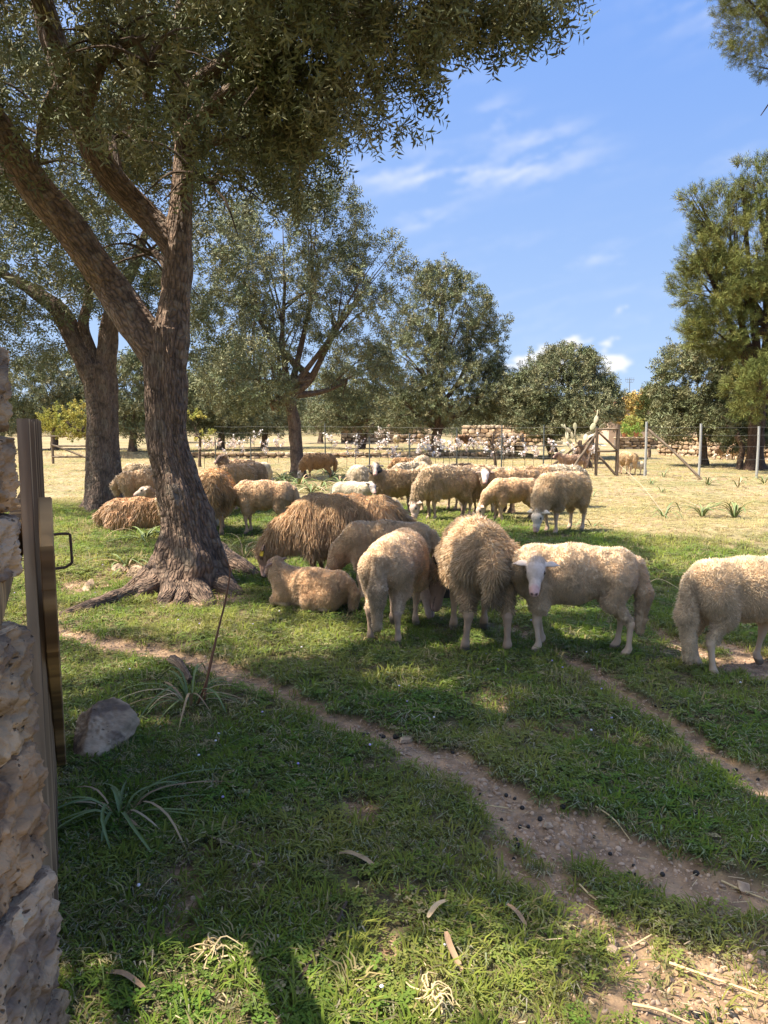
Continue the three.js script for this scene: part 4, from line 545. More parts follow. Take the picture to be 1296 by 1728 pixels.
function bone(a, b, ra, rb, wool, o = {}) { return { a, b, ra, rb, wool, k: o.k ?? 0.035, flat: o.flat, fk: o.fk || 1 }; }
function boneDist(B, x, y, z) {
  let px = x - B.a.x, py = y - B.a.y, pz = z - B.a.z; const dx = B.b.x - B.a.x, dy = B.b.y - B.a.y, dz = B.b.z - B.a.z;
  if (B.flat) { const q = (px * B.flat.x + py * B.flat.y + pz * B.flat.z) * (B.fk - 1); px += B.flat.x * q; py += B.flat.y * q; pz += B.flat.z * q; }
  const L = dx * dx + dy * dy + dz * dz, t = L > 0 ? clamp((px * dx + py * dy + pz * dz) / L) : 0;
  return Math.hypot(px - dx * t, py - dy * t, pz - dz * t) - lerp(B.ra, B.rb, t);
}
const smin = (a, b, k) => { const h = Math.max(k - Math.abs(a - b), 0) / k; return Math.min(a, b) - h * h * k * 0.25; };
const HEADS = {
  graze: { at: [0.50, 0.235, 0], dir: [0.42, -0.9, 0] }, reach: { at: [0.62, 0.33, 0], dir: [0.45, -0.88, 0] }, up: { at: [0.50, 0.80, 0], dir: [0.93, -0.36, 0] }, low: { at: [0.60, 0.52, 0], dir: [0.75, -0.65, 0] },
};
let sheepCount = 0;
function sheep(o) {
  const id = ++sheepCount, r = rng(1000 + id * 17), s = o.s || 1, det = o.detail ?? 1, lying = !!o.lying, drop = lying ? -0.33 : 0;
  const name = o.name || 'sheep', root = thing(name, o.label, o.lamb ? 'lamb' : 'sheep', o.at, o.yaw, o.group || 'flock of sheep in the pasture'); root.scale.set(s * 0.93, s, s);
  const puff = o.puff ?? 0, w = o.width ?? 1, B = [], P = (x, y, z) => V(x, y + drop, z);
  // trunk: deep chest, belly drawn up behind, rump
  B.push(bone(P(0.25, 0.525, 0), P(0.02, 0.51, 0), 0.138 + puff, 0.163 + puff, 1, { k: 0.08, flat: V(0, 0, 1), fk: 1.06 / w }));
  B.push(bone(P(0.02, 0.51, 0), P(-0.27, 0.54, 0), 0.163 + puff, 0.138 + puff, 1, { k: 0.08, flat: V(0, 0, 1), fk: 1.02 / w }));
  B.push(bone(P(0.29, 0.46, 0), P(0.20, 0.445, 0), 0.10 + puff * 0.7, 0.115 + puff * 0.8, 1, { k: 0.08 }));
  const h = typeof o.head === 'string' ? HEADS[o.head] : o.head || HEADS.graze, hp = V(...h.at), hd = V(...h.dir).normalize(), bend = h.bend ? V(...h.bend) : V(lerp(0.32, hp.x, 0.55), lerp(0.55 + drop, hp.y, 0.42), hp.z * 0.4);
  if (h.look) { const c = V(0, EYE, 0).sub(o.at), q = V(c.x, 0, c.z).normalize().applyAxisAngle(UPY, -o.yaw); hd.set(q.x * 0.9, -h.look, q.z * 0.9).normalize(); }
  const nb = hp.clone().addScaledVector(hd, -0.015);
  B.push(bone(P(0.27, 0.55, 0), bend, 0.120 + puff * 0.8, 0.086 + puff * 0.6, 1, { k: 0.09 }));
  B.push(bone(bend, nb, 0.086 + puff * 0.6, 0.058 + puff * 0.2, 1, { k: 0.05 }));
  // legs
  const f = o.feet || {}, foot = (n, x, z) => { const q = f[n] || [0, 0, 0]; return [x + q[0], q[1] || 0, z + (q[2] || 0)]; };
  const wl = o.legWool ?? 0.5;
  if (!lying) {
    for (const [n, sg] of [['fl', -1], ['fr', 1]]) {
      const [fx, fy, fz] = foot(n, 0.24, 0.085 * sg), knee = o.knee?.[n] ? V(...o.knee[n]) : V(lerp(0.24, fx, 0.55) + 0.012, 0.215 + fy * 0.6, lerp(0.09 * sg, fz, 0.6));
      B.push(bone(V(0.24, 0.42, 0.088 * sg), V(lerp(0.235, fx, 0.15), 0.315, 0.09 * sg), 0.075 + puff * 0.4, 0.056, 1, { k: 0.05 }));
      B.push(bone(V(lerp(0.235, fx, 0.15), 0.315, 0.09 * sg), knee, 0.045, 0.027, wl > 0.7 ? 1 : 0, { k: 0.03 }));
      const fet = V(fx - 0.008, 0.062 + fy, fz);
      { const md = knee.clone().lerp(fet, 0.55); B.push(bone(knee, md, 0.026, 0.0165, 0, { k: 0.012 })); B.push(bone(md, fet, 0.0165, 0.021, 0, { k: 0.012 })); } B.push(bone(fet, V(fx + 0.018, 0.024 + fy, fz), 0.024, 0.028, 0, { k: 0.012 }));
    }
    for (const [n, sg] of [['bl', -1], ['br', 1]]) {
      const [fx, fy, fz] = foot(n, -0.30, 0.085 * sg), stifle = V(-0.225 + (fx + 0.30) * 0.3, 0.362 + (o.hips || 0), 0.092 * sg), hock = V(lerp(-0.33, fx - 0.028, 0.7), 0.222 + fy * 0.6, lerp(0.09 * sg, fz, 0.6));
      B.push(bone(V(-0.27, 0.48, 0.07 * sg), stifle, 0.105 + puff * 0.5, 0.064 + puff * 0.3, 1, { k: 0.05 }));
      B.push(bone(stifle, hock, 0.040 + puff * 0.15, 0.027, wl > 0.3 ? 1 : 0, { k: 0.03 }));
      const fet = V(fx - 0.006, 0.062 + fy, fz);
      { const md = hock.clone().lerp(fet, 0.5); B.push(bone(hock, md, 0.028, 0.0175, 0, { k: 0.012 })); B.push(bone(md, fet, 0.0175, 0.0215, 0, { k: 0.012 })); } B.push(bone(fet, V(fx + 0.02, 0.024 + fy, fz), 0.024, 0.028, 0, { k: 0.012 }));
    }
  } else {
    for (const sg of [-1, 1]) {
      B.push(bone(V(-0.24, 0.13, 0.11 * sg), V(-0.06, 0.09, 0.17 * sg), 0.115 + puff * 0.5, 0.075, 1, { k: 0.05 })); B.push(bone(V(-0.06, 0.08, 0.17 * sg), V(-0.24, 0.035, 0.185 * sg), 0.04, 0.028, 0, { k: 0.02 }));
      B.push(bone(V(0.25, 0.13, 0.09 * sg), V(0.36, 0.06, 0.10 * sg), 0.08, 0.042, 1, { k: 0.04 })); B.push(bone(V(0.36, 0.05, 0.10 * sg), V(0.22, 0.03, 0.12 * sg), 0.034, 0.026, 0, { k: 0.02 }));
    }
  }
  // tail
  const tl = o.tail ?? 0.34, tz = o.tailZ || 0; if (tl > 0) {
    const t0 = P(-0.405 - puff, 0.585, 0), t1 = P(-0.455 - puff, 0.585 - tl * 0.45, tz * 0.5), t2 = P(-0.435 - puff * 0.8, Math.max(0.585 - tl, lying ? 0.31 : 0.1), tz);
    B.push(bone(t0, t1, 0.036, 0.045, 1, { k: 0.03 })); B.push(bone(t1, t2, 0.045, 0.026, 1, { k: 0.03 }));
  }
  // head
  const hs = o.headScale ?? 1, ref = h.up ? V(...h.up) : V(0.5, 0.87, 0), hu = ref.addScaledVector(hd, -ref.dot(hd)).normalize(), hz = V().crossVectors(hd, hu), L = (x, y, z) => hp.clone().addScaledVector(hd, x * hs).addScaledVector(hu, y * hs).addScaledVector(hz, z * hs), H = [];
  H.push(bone(L(0.0, 0.0, 0), L(0.065, 0.002, 0), 0.066 * hs, 0.060 * hs, 0, { flat: hz, fk: 1.08 }));
  H.push(bone(L(0.065, 0.004, 0), L(0.155, -0.028, 0), 0.056 * hs, 0.035 * hs, 0, { flat: hz, fk: 1.16, k: 0.03 }));
  H.push(bone(L(0.155, -0.028, 0), L(0.195, -0.043, 0), 0.035 * hs, 0.030 * hs, 0, { k: 0.02 }));
  H.push(bone(L(0.02, -0.050, 0), L(0.165, -0.060, 0), 0.040 * hs, 0.022 * hs, 0, { k: 0.03, flat: hz, fk: 1.12 }));
  for (const sg of [-1, 1]) {
    H.push(bone(L(0.055, 0.034, 0.040 * sg), L(0.085, 0.022, 0.036 * sg), 0.017 * hs, 0.013 * hs, 0, { k: 0.02 }));      // brow
    const dr = o.earDroop ?? 0.02;
    H.push(bone(L(0.002, 0.024, 0.055 * sg), L(-0.006, 0.024 - dr * 0.4, 0.098 * sg), 0.018 * hs, 0.026 * hs, 2, { k: 0.014, flat: hu, fk: 2.3 }));
    H.push(bone(L(-0.006, 0.024 - dr * 0.4, 0.098 * sg), L(0.0, 0.018 - dr, 0.150 * sg), 0.026 * hs, 0.006 * hs, 2, { k: 0.01, flat: hu, fk: 2.3 }));
  }
  H.push(bone(bend.clone().lerp(nb, 0.6), nb, 0.068 + puff * 0.4, 0.059 + puff * 0.2, 1, { k: 0.03 }));
  const fieldOf = (bones) => (x, y, z) => { let d = 9; for (const b of bones) d = smin(d, boneDist(b, x, y, z), b.k); return d; };
  const boxOf = (bones, m) => { const lo = V(9, 9, 9), hi = V(-9, -9, -9); for (const b of bones) for (const [p, q] of [[b.a, b.ra], [b.b, b.rb]]) { lo.min(p.clone().subScalar(q + m)); hi.max(p.clone().addScalar(q + m)); } return [lo, hi]; };
  const wc = (o.wool || [0.54, 0.43, 0.31]).map((q, k) => q * [1.5, 1.37, 1.14][k]).map((q, k, a) => q * Math.min(1, 0.84 / a[0])), lc = (o.legs || [0.56, 0.45, 0.36]).map((q, k) => q * [0.92, 0.78, 0.64][k]), fc = o.face || [0.62, 0.54, 0.46], ec = o.ears || fc, nc = o.nose || [0.56, 0.36, 0.30];
  const parts = [], locks = [], long = o.fleece === 'long', curl = o.fleece === 'short', all = [...B, ...H];
  const build = (bones, cell, isHead) => {
    const [lo, hi] = boxOf(bones, cell * 2.5), { pos, idx } = surfaceNets(fieldOf(bones), lo, hi, cell), g = geoOf(pos, idx), N = g.attributes.normal, col = [], wool = new Float32Array(pos.length / 3);
    for (let i = 0; i < pos.length; i += 3) {
      const x = pos[i], y = pos[i + 1], z = pos[i + 2]; let dw = 9, db = 9, de = 9;
      for (const b of (isHead ? H : B)) { const d = boneDist(b, x, y, z); if (b.wool === 1) dw = Math.min(dw, d); else if (b.wool === 2) de = Math.min(de, d); else db = Math.min(db, d); }
      const hx = V(x, y, z).sub(hp).dot(hd) / hs, hy = V(x, y, z).sub(hp).dot(hu) / hs, hzz = V(x, y, z).sub(hp).dot(hz) / hs;
      let c, wv = 0;
      if (isHead && !(dw < Math.min(db, de))) {
        c = de < db ? ec : fc; if (de >= db) { const m = o.mask; if (m) { const q = smooth(m.from, m.from + 0.03, hx) * (m.side ? smooth(0.0, 0.02, Math.abs(hzz) - 0.012) : 1); c = [0, 1, 2].map((k) => lerp(c[k], m.color[k], q * clamp(0.8 + fbm3(x * 25, y * 25, z * 25)))); }
          const tip = smooth(0.165, 0.19, hx) * smooth(-0.085, -0.06, hy); c = [0, 1, 2].map((k) => lerp(c[k], nc[k], tip)); const no = Math.hypot((hx - 0.212) / 0.016, (hy + 0.038) / 0.008, (Math.abs(hzz) - 0.013) / 0.008); if (no < 1.25) c = [0.10, 0.06, 0.05];
          const ey = Math.hypot(hx - 0.076, hy - 0.014); if (Math.abs(hzz) > 0.03 && ey < 0.024) c = c.map((q) => q * lerp(0.35, 1, smooth(0.012, 0.024, ey))); const mot = clamp(0.6 + fbm3(x * 40 + id, y * 40, z * 40)); c = [c[0] * lerp(0.86, 1.03, mot), c[1] * lerp(0.80, 1.02, mot), c[2] * lerp(0.74, 1.0, mot)];
          if (hx > 0.12 && Math.abs(hy + 0.058 + (0.2 - hx) * 0.02) < 0.0045) c = c.map((q) => q * 0.45); if (hx < 0.045 - Math.abs(hzz) * 0.5 && hy > 0.015) wv = 0.6; }
      } else if (dw < db) { wv = 1; c = wc; } else { c = lc; if (!lying && y < 0.042) c = [0.22, 0.17, 0.12]; else { const q = clamp(0.5 + 1.4 * fbm3(x * 14 + id, y * 14, z * 14)) * (o.legMottle || 0); c = [lerp(c[0], 0.16, q), lerp(c[1], 0.12, q), lerp(c[2], 0.09, q)]; } }
      wool[i / 3] = wv; const t = 1 + 0.18 * fbm3(x * 9 + id, y * 9, z * 9) + (wv ? -0.12 : 0); col.push(c[0] * t, c[1] * t, c[2] * t);
      if (wv && !isHead) { const a = (curl ? 0.010 : long ? 0.014 : 0.011) * (fbm3(x * 22 + id * 3, y * (long ? 9 : 20), z * 22, 2) + 0.3), b2 = (curl ? 0.005 : 0.011) * n3(x * 6 + id, y * 6, z * 6); pos[i] += N.getX(i / 3) * (a + b2); pos[i + 1] += N.getY(i / 3) * (a + b2); pos[i + 2] += N.getZ(i / 3) * (a + b2); }
    }
    parts.push(geoOf(pos, idx, col));
    // locks of wool rooted in the hide
    if (det > 0.15) {
      const len = (o.len ?? (long ? 0.085 : curl ? 0.017 : 0.038)) * (isHead ? 0.6 : 1), dens = (o.dens ?? (long ? 17000 : curl ? 26000 : 20000)) * (det < 0.95 ? 0.55 * det : 1), A = V(), Bv = V(), C = V(), e1 = V(), e2 = V(), nn = V();
      for (let i = 0; i < idx.length; i += 3) {
        const wv = Math.min(wool[idx[i]], wool[idx[i + 1]], wool[idx[i + 2]]); if (!wv) continue;
        A.fromArray(pos, idx[i] * 3); Bv.fromArray(pos, idx[i + 1] * 3); C.fromArray(pos, idx[i + 2] * 3); e1.subVectors(Bv, A); e2.subVectors(C, A); nn.crossVectors(e1, e2); const area = nn.length() / 2; nn.normalize();
        let n = area * dens * (wv < 1 ? 0.8 : 1); n = Math.floor(n) + (r() < n % 1 ? 1 : 0);
        while (n-- > 0) {
          let u = r(), v = r(); if (u + v > 1) { u = 1 - u; v = 1 - v; }
          const p = A.clone().addScaledVector(e1, u).addScaledVector(e2, v), clump = n3(p.x * 13 + id, p.y * 7, p.z * 13), cl2 = n3(p.x * 13 + 50, p.y * 7 + id, p.z * 13);
          const droop = long ? 1.0 : curl ? 0.3 : 0.8, d = nn.clone().multiplyScalar(long ? 0.55 : 1).add(V((r() - 0.5) * 0.5 + clump * 0.35 - 0.12, -droop + (r() - 0.5) * 0.35, (r() - 0.5) * 0.5 + cl2 * 0.35)).normalize();
          if (d.dot(nn) < 0.12) d.addScaledVector(nn, 0.3).normalize();
          const l = len * (0.6 + 0.7 * r()) * (wv < 1 ? 0.5 : 1) * (p.y > 0.6 + drop ? 0.8 : 1) * (!lying && p.y < 0.3 ? 0.6 : 1), th = (long ? 0.029 : curl ? 0.022 : 0.026) * (0.75 + 0.5 * r()) / Math.sqrt(det < 0.95 ? 0.55 * det : 1) * (isHead ? 0.6 : 1);
          const st = o.stain ? smooth(-0.20, -0.38, p.x) * smooth(0.60, 0.40, p.y) * clamp(0.6 + 1.2 * n3(p.x * 9, p.y * 5 + id, p.z * 12)) * o.stain : 0, k = (0.84 + 0.26 * r() + 0.10 * clump + 0.16 * n3(p.x * 4.5 + id * 7, p.y * 4.5, p.z * 4.5)) * (1 - 0.62 * st), w2 = r() * 0.14; locks.push([place(p, d, r() * 6.28, th, l, th), (wc[0] + w2 * 0.25) * k, (wc[1] + w2 * 0.22) * k, (wc[2] + w2 * 0.18) * k]);
        }
      }
    }
  };
  build(B, o.cell || lerp(0.022, 0.0125, clamp(det)), false); build(H, (o.cell || lerp(0.022, 0.0125, clamp(det))) * 0.48, true);
  mesh('body', mergeGeometries(parts), hideMat, root);
  if (locks.length) inst('fleece', lockGeo, woolMat, locks, root);
  if (det > 0.3) for (const sg of [-1, 1]) { const e = mesh('eye', eyeGeo, eyeMat, root); e.position.copy(L(0.074, 0.016, 0.0505 * sg)); e.scale.setScalar(0.0145 * hs); }
  for (const sg of o.tags || []) { const e = mesh('ear_tag', tagGeo, tagMat, root); e.position.copy(L(0.012, 0.016, 0.11 * sg)); e.scale.setScalar(0.045); e.lookAt(e.position.clone().add(hd)); e.rotation.set(0.4, 0.6 * sg, 0.3); }
  if (o.bell) { const c = new THREE.TorusGeometry(0.098 + puff * 0.5, 0.010, 8, 24).scale(1, 1, 2.2), m = mesh('collar', c, collarMat, root), q = bend.clone().lerp(nb, 0.55); m.position.copy(q); m.quaternion.setFromUnitVectors(V(0, 0, 1), nb.clone().sub(bend).normalize());
    const b = mesh('bell', new THREE.LatheGeometry([[0.001, 0.0], [0.02, 0.0], [0.028, -0.012], [0.034, -0.055], [0.038, -0.075], [0.033, -0.075], [0.028, -0.05]].map(([x, y]) => new THREE.Vector2(x, y)), 16), bellMat, root); b.position.copy(q).add(V(0.0, -0.115 - puff * 0.5, 0)).addScaledVector(nb.clone().sub(bend).normalize(), 0.02); }
  return root;
}
const deg = Math.PI / 180;
const TAN = [0.52, 0.40, 0.275], GOLD = [0.50, 0.355, 0.215], BROWN = [0.40, 0.26, 0.15], CREAM = [0.60, 0.51, 0.39], WHITE = [0.66, 0.62, 0.54], GREY = [0.50, 0.45, 0.38];
const darkFace = [0.16, 0.11, 0.085], whiteFace = [0.62, 0.51, 0.43];
// the front of the flock
sheep({ label: 'large long-woolled ewe grazing at the olive tree root, yellow ear tag', at: Gp(585, 990), yaw: 176 * deg, s: 1.14, puff: 0.028, fleece: 'long', len: 0.095, wool: GOLD, head: { at: [0.66, 0.30, -0], dir: [0.32, -0.94, -0.05] }, face: [0.40, 0.24, 0.17], legs: [0.30, 0.19, 0.14], tags: [1, -1], tail: 0.2, legWool: 0.2, feet: { fl: [0.02, 0, 0], fr: [-0.03, 0, 0] } });
sheep({ name: 'lamb', lamb: 1, label: 'lamb lying curled up in front of the long-woolled ewe', at: Gp(528, 1030), yaw: 158 * deg, s: 0.82, lying: true, fleece: 'short', wool: [0.53, 0.39, 0.26], head: { at: [0.44, 0.37, 0.05], dir: [0.85, -0.3, 0.35] }, face: [0.30, 0.19, 0.14], tail: 0.25, width: 1.15 });
sheep({ name: 'lamb', lamb: 1, label: 'lamb grazing between the long-woolled ewe and the long-tailed sheep', at: Gp(655, 1018), yaw: 172 * deg, s: 0.92, fleece: 'short', wool: TAN, head: { at: [0.53, 0.25, -0], dir: [0.45, -0.9, -0] }, face: [0.48, 0.34, 0.27], tags: [1], tail: 0.3 });
sheep({ label: 'short-woolled sheep seen from behind, long tail hanging to its hocks', at: Gp(668, 1068), yaw: 74 * deg, s: 0.98, fleece: 'short', stain: 0.5, wool: [0.58, 0.46, 0.34], head: { at: [0.45, 0.235, 0.13], dir: [0.15, -0.95, 0.15] }, tail: 0.44, tailZ: -0.015, legs: [0.58, 0.46, 0.37], legMottle: 0.5, face: [0.52, 0.38, 0.3], tags: [1], feet: { bl: [-0.01, 0, -0.01], br: [-0.05, 0, 0.02] } });
sheep({ label: 'shaggy brown-rumped ewe seen from behind with a bell at its neck', at: Gp(805, 1078), yaw: 94 * deg, s: 1.14, width: 0.94, fleece: 'mid', len: 0.042, stain: 1, wool: [0.52, 0.40, 0.27], head: { at: [0.44, 0.30, -0.16], dir: [0.1, -0.97, -0.2] }, tail: 0.26, legs: [0.54, 0.42, 0.33], legMottle: 0.2, bell: 1, legWool: 0.5, hips: 0.03, face: [0.36, 0.24, 0.18], feet: { bl: [0.02, 0, -0.03], br: [-0.03, 0, 0.02], fl: [-0.02, 0, -0.02] } });
sheep({ label: 'white-faced sheep standing sideways and looking at the camera', at: Gp(966, 1103), yaw: 170 * deg, s: 0.965, fleece: 'short', wool: [0.62, 0.51, 0.39], head: { at: [0.265, 0.585, -0.235], dir: [0, 0, -1], look: 0.42, bend: [0.345, 0.565, -0.10], up: [0, 1, 0] }, face: whiteFace, legs: [0.66, 0.56, 0.47], nose: [0.66, 0.42, 0.37], earDroop: 0.0, tail: 0.42, tailZ: 0.01, feet: { fl: [0.0, 0, 0.0], fr: [-0.03, 0, 0.0], bl: [-0.05, 0, 0], br: [0.0, 0, 0.0] } });
sheep({ label: 'sheep walking out of the frame with a raised foreleg and low head', at: Gp(1252, 1130), yaw: 14 * deg, s: 0.95, hips: 0.015, fleece: 'short', len: 0.026, wool: [0.57, 0.48, 0.37], head: { at: [0.60, 0.36, 0.0], dir: [0.7, -0.7, 0.1] }, legs: [0.64, 0.55, 0.46], tail: 0.46, tailZ: 0.05, feet: { bl: [0.03, 0, 0], br: [0.0, 0, 0.02], fl: [-0.05, 0, 0], fr: [-0.02, 0.07, 0.02] }, knee: { fr: [0.33, 0.245, 0.11] } });
// by the olive trunk
sheep({ label: 'brown shaggy sheep lying on the grass between the two olive trunks', at: Gp(236, 893), yaw: 8 * deg, s: 1.12, lying: true, puff: 0.02, fleece: 'long', wool: [0.46, 0.31, 0.19], head: { at: [0.40, 0.36, 0], dir: [0.9, -0.3, 0] }, tail: 0.15, det: 1, detail: 0.75 });
sheep({ label: 'pale sheep standing with its rump against the rear olive trunk', at: Gp(248, 872), yaw: 20 * deg, s: 1.05, fleece: 'mid', wool: TAN, head: 'graze', detail: 0.6, tail: 0.2 });
sheep({ label: 'sheep resting its yellow-tagged pale head over the brown lying sheep', at: Gp(300, 878), yaw: 176 * deg, s: 1.0, lying: true, fleece: 'mid', wool: [0.5, 0.38, 0.27], head: { at: [0.46, 0.46, -0.05], dir: [0.95, -0.1, -0.15], bend: [0.40, 0.36, -0] }, face: [0.52, 0.42, 0.33], tags: [1], detail: 0.7 });
sheep({ label: 'pale back of a sheep furthest behind the rear olive trunk', at: Gp(238, 845), yaw: 150 * deg, s: 1.0, fleece: 'mid', wool: CREAM, detail: 0.4 });
sheep({ label: 'sheep half hidden behind the near olive trunk, beside the shaggy rump', at: Gp(312, 892), yaw: 60 * deg, s: 0.98, fleece: 'mid', wool: TAN, detail: 0.6 });
sheep({ label: 'golden shaggy sheep seen from behind, just past the near olive trunk', at: Gp(362, 900), yaw: 100 * deg, s: 1.18, puff: 0.022, fleece: 'long', stain: 0.7, wool: [0.47, 0.32, 0.18], head: 'graze', tail: 0.3, legs: [0.42, 0.30, 0.22], detail: 0.8 });
sheep({ label: 'short-woolled sheep side-on with its head hidden behind the golden rump', at: Gp(448, 903), yaw: 172 * deg, s: 1.0, fleece: 'short', wool: [0.53, 0.40, 0.28], head: { at: [0.52, 0.4, 0.1], dir: [0.6, -0.7, 0.3] }, tail: 0.36, legs: [0.52, 0.40, 0.31], detail: 0.85 });
sheep({ label: 'brown rump of the sheep behind the golden shaggy one', at: Gp(394, 868), yaw: 70 * deg, s: 1.1, puff: 0.015, fleece: 'mid', wool: GOLD, head: 'graze', detail: 0.6 });
sheep({ label: 'sheep with its rump to the asphodels, third back from the near olive', at: Gp(424, 850), yaw: 76 * deg, s: 1.05, puff: 0.015, fleece: 'mid', wool: [0.44, 0.32, 0.21], head: 'graze', detail: 0.6 });
sheep({ label: 'dark-headed sheep looking out over the backs near the asphodels', at: Gp(402, 836), yaw: 182 * deg, s: 1.0, fleece: 'mid', wool: [0.40, 0.29, 0.2], head: { at: [0.3, 0.74, -0.05], dir: [0.8, -0.3, -0.4] }, face: darkFace, detail: 0.5 });
sheep({ name: 'lamb', lamb: 1, label: 'whitish lamb at the outer edge of the group by the asphodels', at: Gp(437, 828), yaw: 60 * deg, s: 0.85, fleece: 'short', wool: WHITE, head: 'graze', detail: 0.5 });
sheep({ label: 'lone brown sheep standing by the slender olive trunk', at: Gp(538, 812), yaw: 188 * deg, s: 0.98, puff: 0.01, fleece: 'mid', wool: [0.33, 0.22, 0.13], head: 'graze', legs: [0.22, 0.16, 0.12], detail: 0.4 });
// the middle of the flock
sheep({ name: 'lamb', lamb: 1, label: 'white lamb with dark ears facing the camera beside the belled ewe', at: Gp(594, 876), yaw: -30 * deg, s: 0.82, fleece: 'short', wool: WHITE, head: { at: [0.46, 0.64, 0.03], dir: [0.75, -0.4, 0.4] }, face: [0.5, 0.44, 0.4], ears: [0.1, 0.08, 0.07], detail: 0.7 });
sheep({ label: 'whitish sheep standing behind the dark-eared lamb', at: Gp(606, 846), yaw: -75 * deg, s: 0.98, fleece: 'mid', wool: [0.62, 0.55, 0.45], head: 'graze', detail: 0.5 });
sheep({ label: 'ewe with a bell collar and raised head staring at the camera', at: Gp(672, 867), yaw: 192 * deg, s: 1.04, puff: 0.012, fleece: 'mid', wool: [0.48, 0.37, 0.25], head: { at: [0.40, 0.755, -0.07], dir: [0.25, -0.33, -0.9], look: 0.3, bend: [0.37, 0.62, -0.03], up: [0, 1, 0] }, face: [0.52, 0.44, 0.38], mask: { from: 0.0, side: 1, color: [0.13, 0.10, 0.085] }, ears: [0.10, 0.08, 0.07], bell: 1, legs: [0.16, 0.11, 0.09], legWool: 0.2, detail: 0.85, tail: 0.25 });
sheep({ name: 'lamb', lamb: 1, label: 'dark-faced lamb peeping out behind the rump of the long-woolled ewe', at: Gp(640, 905), yaw: 6 * deg, s: 0.7, fleece: 'short', wool: CREAM, head: { at: [0.37, 0.42, 0.05], dir: [0.75, -0.6, 0.3] }, face: [0.2, 0.15, 0.13], mask: { from: 0.12, color: whiteFace }, detail: 0.6 });
sheep({ label: 'grey back of a sheep just behind the belled ewe', at: Gp(694, 842), yaw: 30 * deg, s: 1.0, fleece: 'mid', wool: GREY, detail: 0.4 });
sheep({ label: 'round pale sheep grazing among the flowering asphodels', at: Gp(712, 826), yaw: 80 * deg, s: 1.02, puff: 0.01, fleece: 'mid', wool: [0.55, 0.47, 0.37], detail: 0.4 });
sheep({ label: 'small brown sheep beside the round pale one among the asphodels', at: Gp(684, 815), yaw: 170 * deg, s: 0.9, fleece: 'mid', wool: BROWN, detail: 0.3 });
sheep({ label: 'stout sheep grazing towards the belled ewe, folds in its neck wool', at: Gp(754, 879), yaw: 203 * deg, s: 1.12, puff: 0.012, fleece: 'mid', wool: [0.49, 0.39, 0.28], head: { at: [0.50, 0.235, -0.02], dir: [0.4, -0.88, -0.2] }, face: [0.58, 0.44, 0.36], legs: [0.52, 0.43, 0.35], legMottle: 0.4, detail: 0.85 });
sheep({ label: 'pale sheep behind the stout one, only its back showing', at: Gp(738, 862), yaw: 215 * deg, s: 1.12, fleece: 'mid', wool: CREAM, head: 'graze', detail: 0.6, face: [0.45, 0.33, 0.27] });
sheep({ label: 'sheep with creased grey wool grazing with its dark face down', at: Gp(828, 866), yaw: 195 * deg, s: 1.05, fleece: 'mid', wool: [0.45, 0.37, 0.28], head: { at: [0.50, 0.25, -0.05], dir: [0.3, -0.92, -0.35] }, face: [0.30, 0.23, 0.19], legs: [0.2, 0.15, 0.12], detail: 0.8 });
sheep({ label: 'white-faced sheep peering over the backs in the middle of the flock', at: Gp(866, 877), yaw: 187 * deg, s: 1.06, puff: 0.008, fleece: 'mid', wool: [0.53, 0.40, 0.27], head: { at: [0.47, 0.66, -0.09], dir: [0.3, -0.4, -0.87], look: 0.38, bend: [0.40, 0.56, -0.03], up: [0, 1, 0] }, face: [0.72, 0.64, 0.56], ears: [0.30, 0.21, 0.16], detail: 0.8 });
sheep({ name: 'lamb', lamb: 1, label: 'tan lamb side-on in front of the crowded backs, one foreleg forward', at: Gp(868, 886), yaw: 186 * deg, s: 0.93, fleece: 'short', wool: [0.55, 0.41, 0.28], head: { at: [0.55, 0.26, -0], dir: [0.42, -0.9, -0.05] }, face: [0.56, 0.42, 0.33], tags: [1], legs: [0.56, 0.44, 0.35], detail: 0.9, feet: { fr: [0.07, 0.03, 0] } });
sheep({ label: 'brown-backed sheep directly behind the tan lamb', at: Gp(890, 866), yaw: 182 * deg, s: 1.1, fleece: 'mid', wool: [0.50, 0.36, 0.23], detail: 0.6 });
sheep({ label: 'grey rounded back behind the outermost grazing sheep', at: Gp(944, 856), yaw: 165 * deg, s: 1.04, fleece: 'mid', wool: GREY, detail: 0.5 });
sheep({ label: 'pale sheep grazing with lowered white head at the outer edge of the flock', at: Gp(948, 903), yaw: 222 * deg, s: 1.12, fleece: 'mid', wool: [0.52, 0.42, 0.30], head: { at: [0.52, 0.27, -0.03], dir: [0.5, -0.82, -0.05] }, face: [0.66, 0.56, 0.45], legs: [0.58, 0.47, 0.38], detail: 1, feet: { fl: [0.02, 0, 0], fr: [-0.06, 0, 0] } });
sheep({ label: 'dark brown sheep lying behind the flowering asphodels', at: Gp(778, 806), yaw: 30 * deg, s: 0.95, lying: true, fleece: 'mid', wool: [0.28, 0.18, 0.12], detail: 0.3 });
sheep({ label: 'light brown sheep lying at the foot of a fence post by the asphodels', at: Gp(806, 812), yaw: 10 * deg, s: 1.1, lying: true, fleece: 'mid', wool: [0.47, 0.35, 0.25], detail: 0.3 });
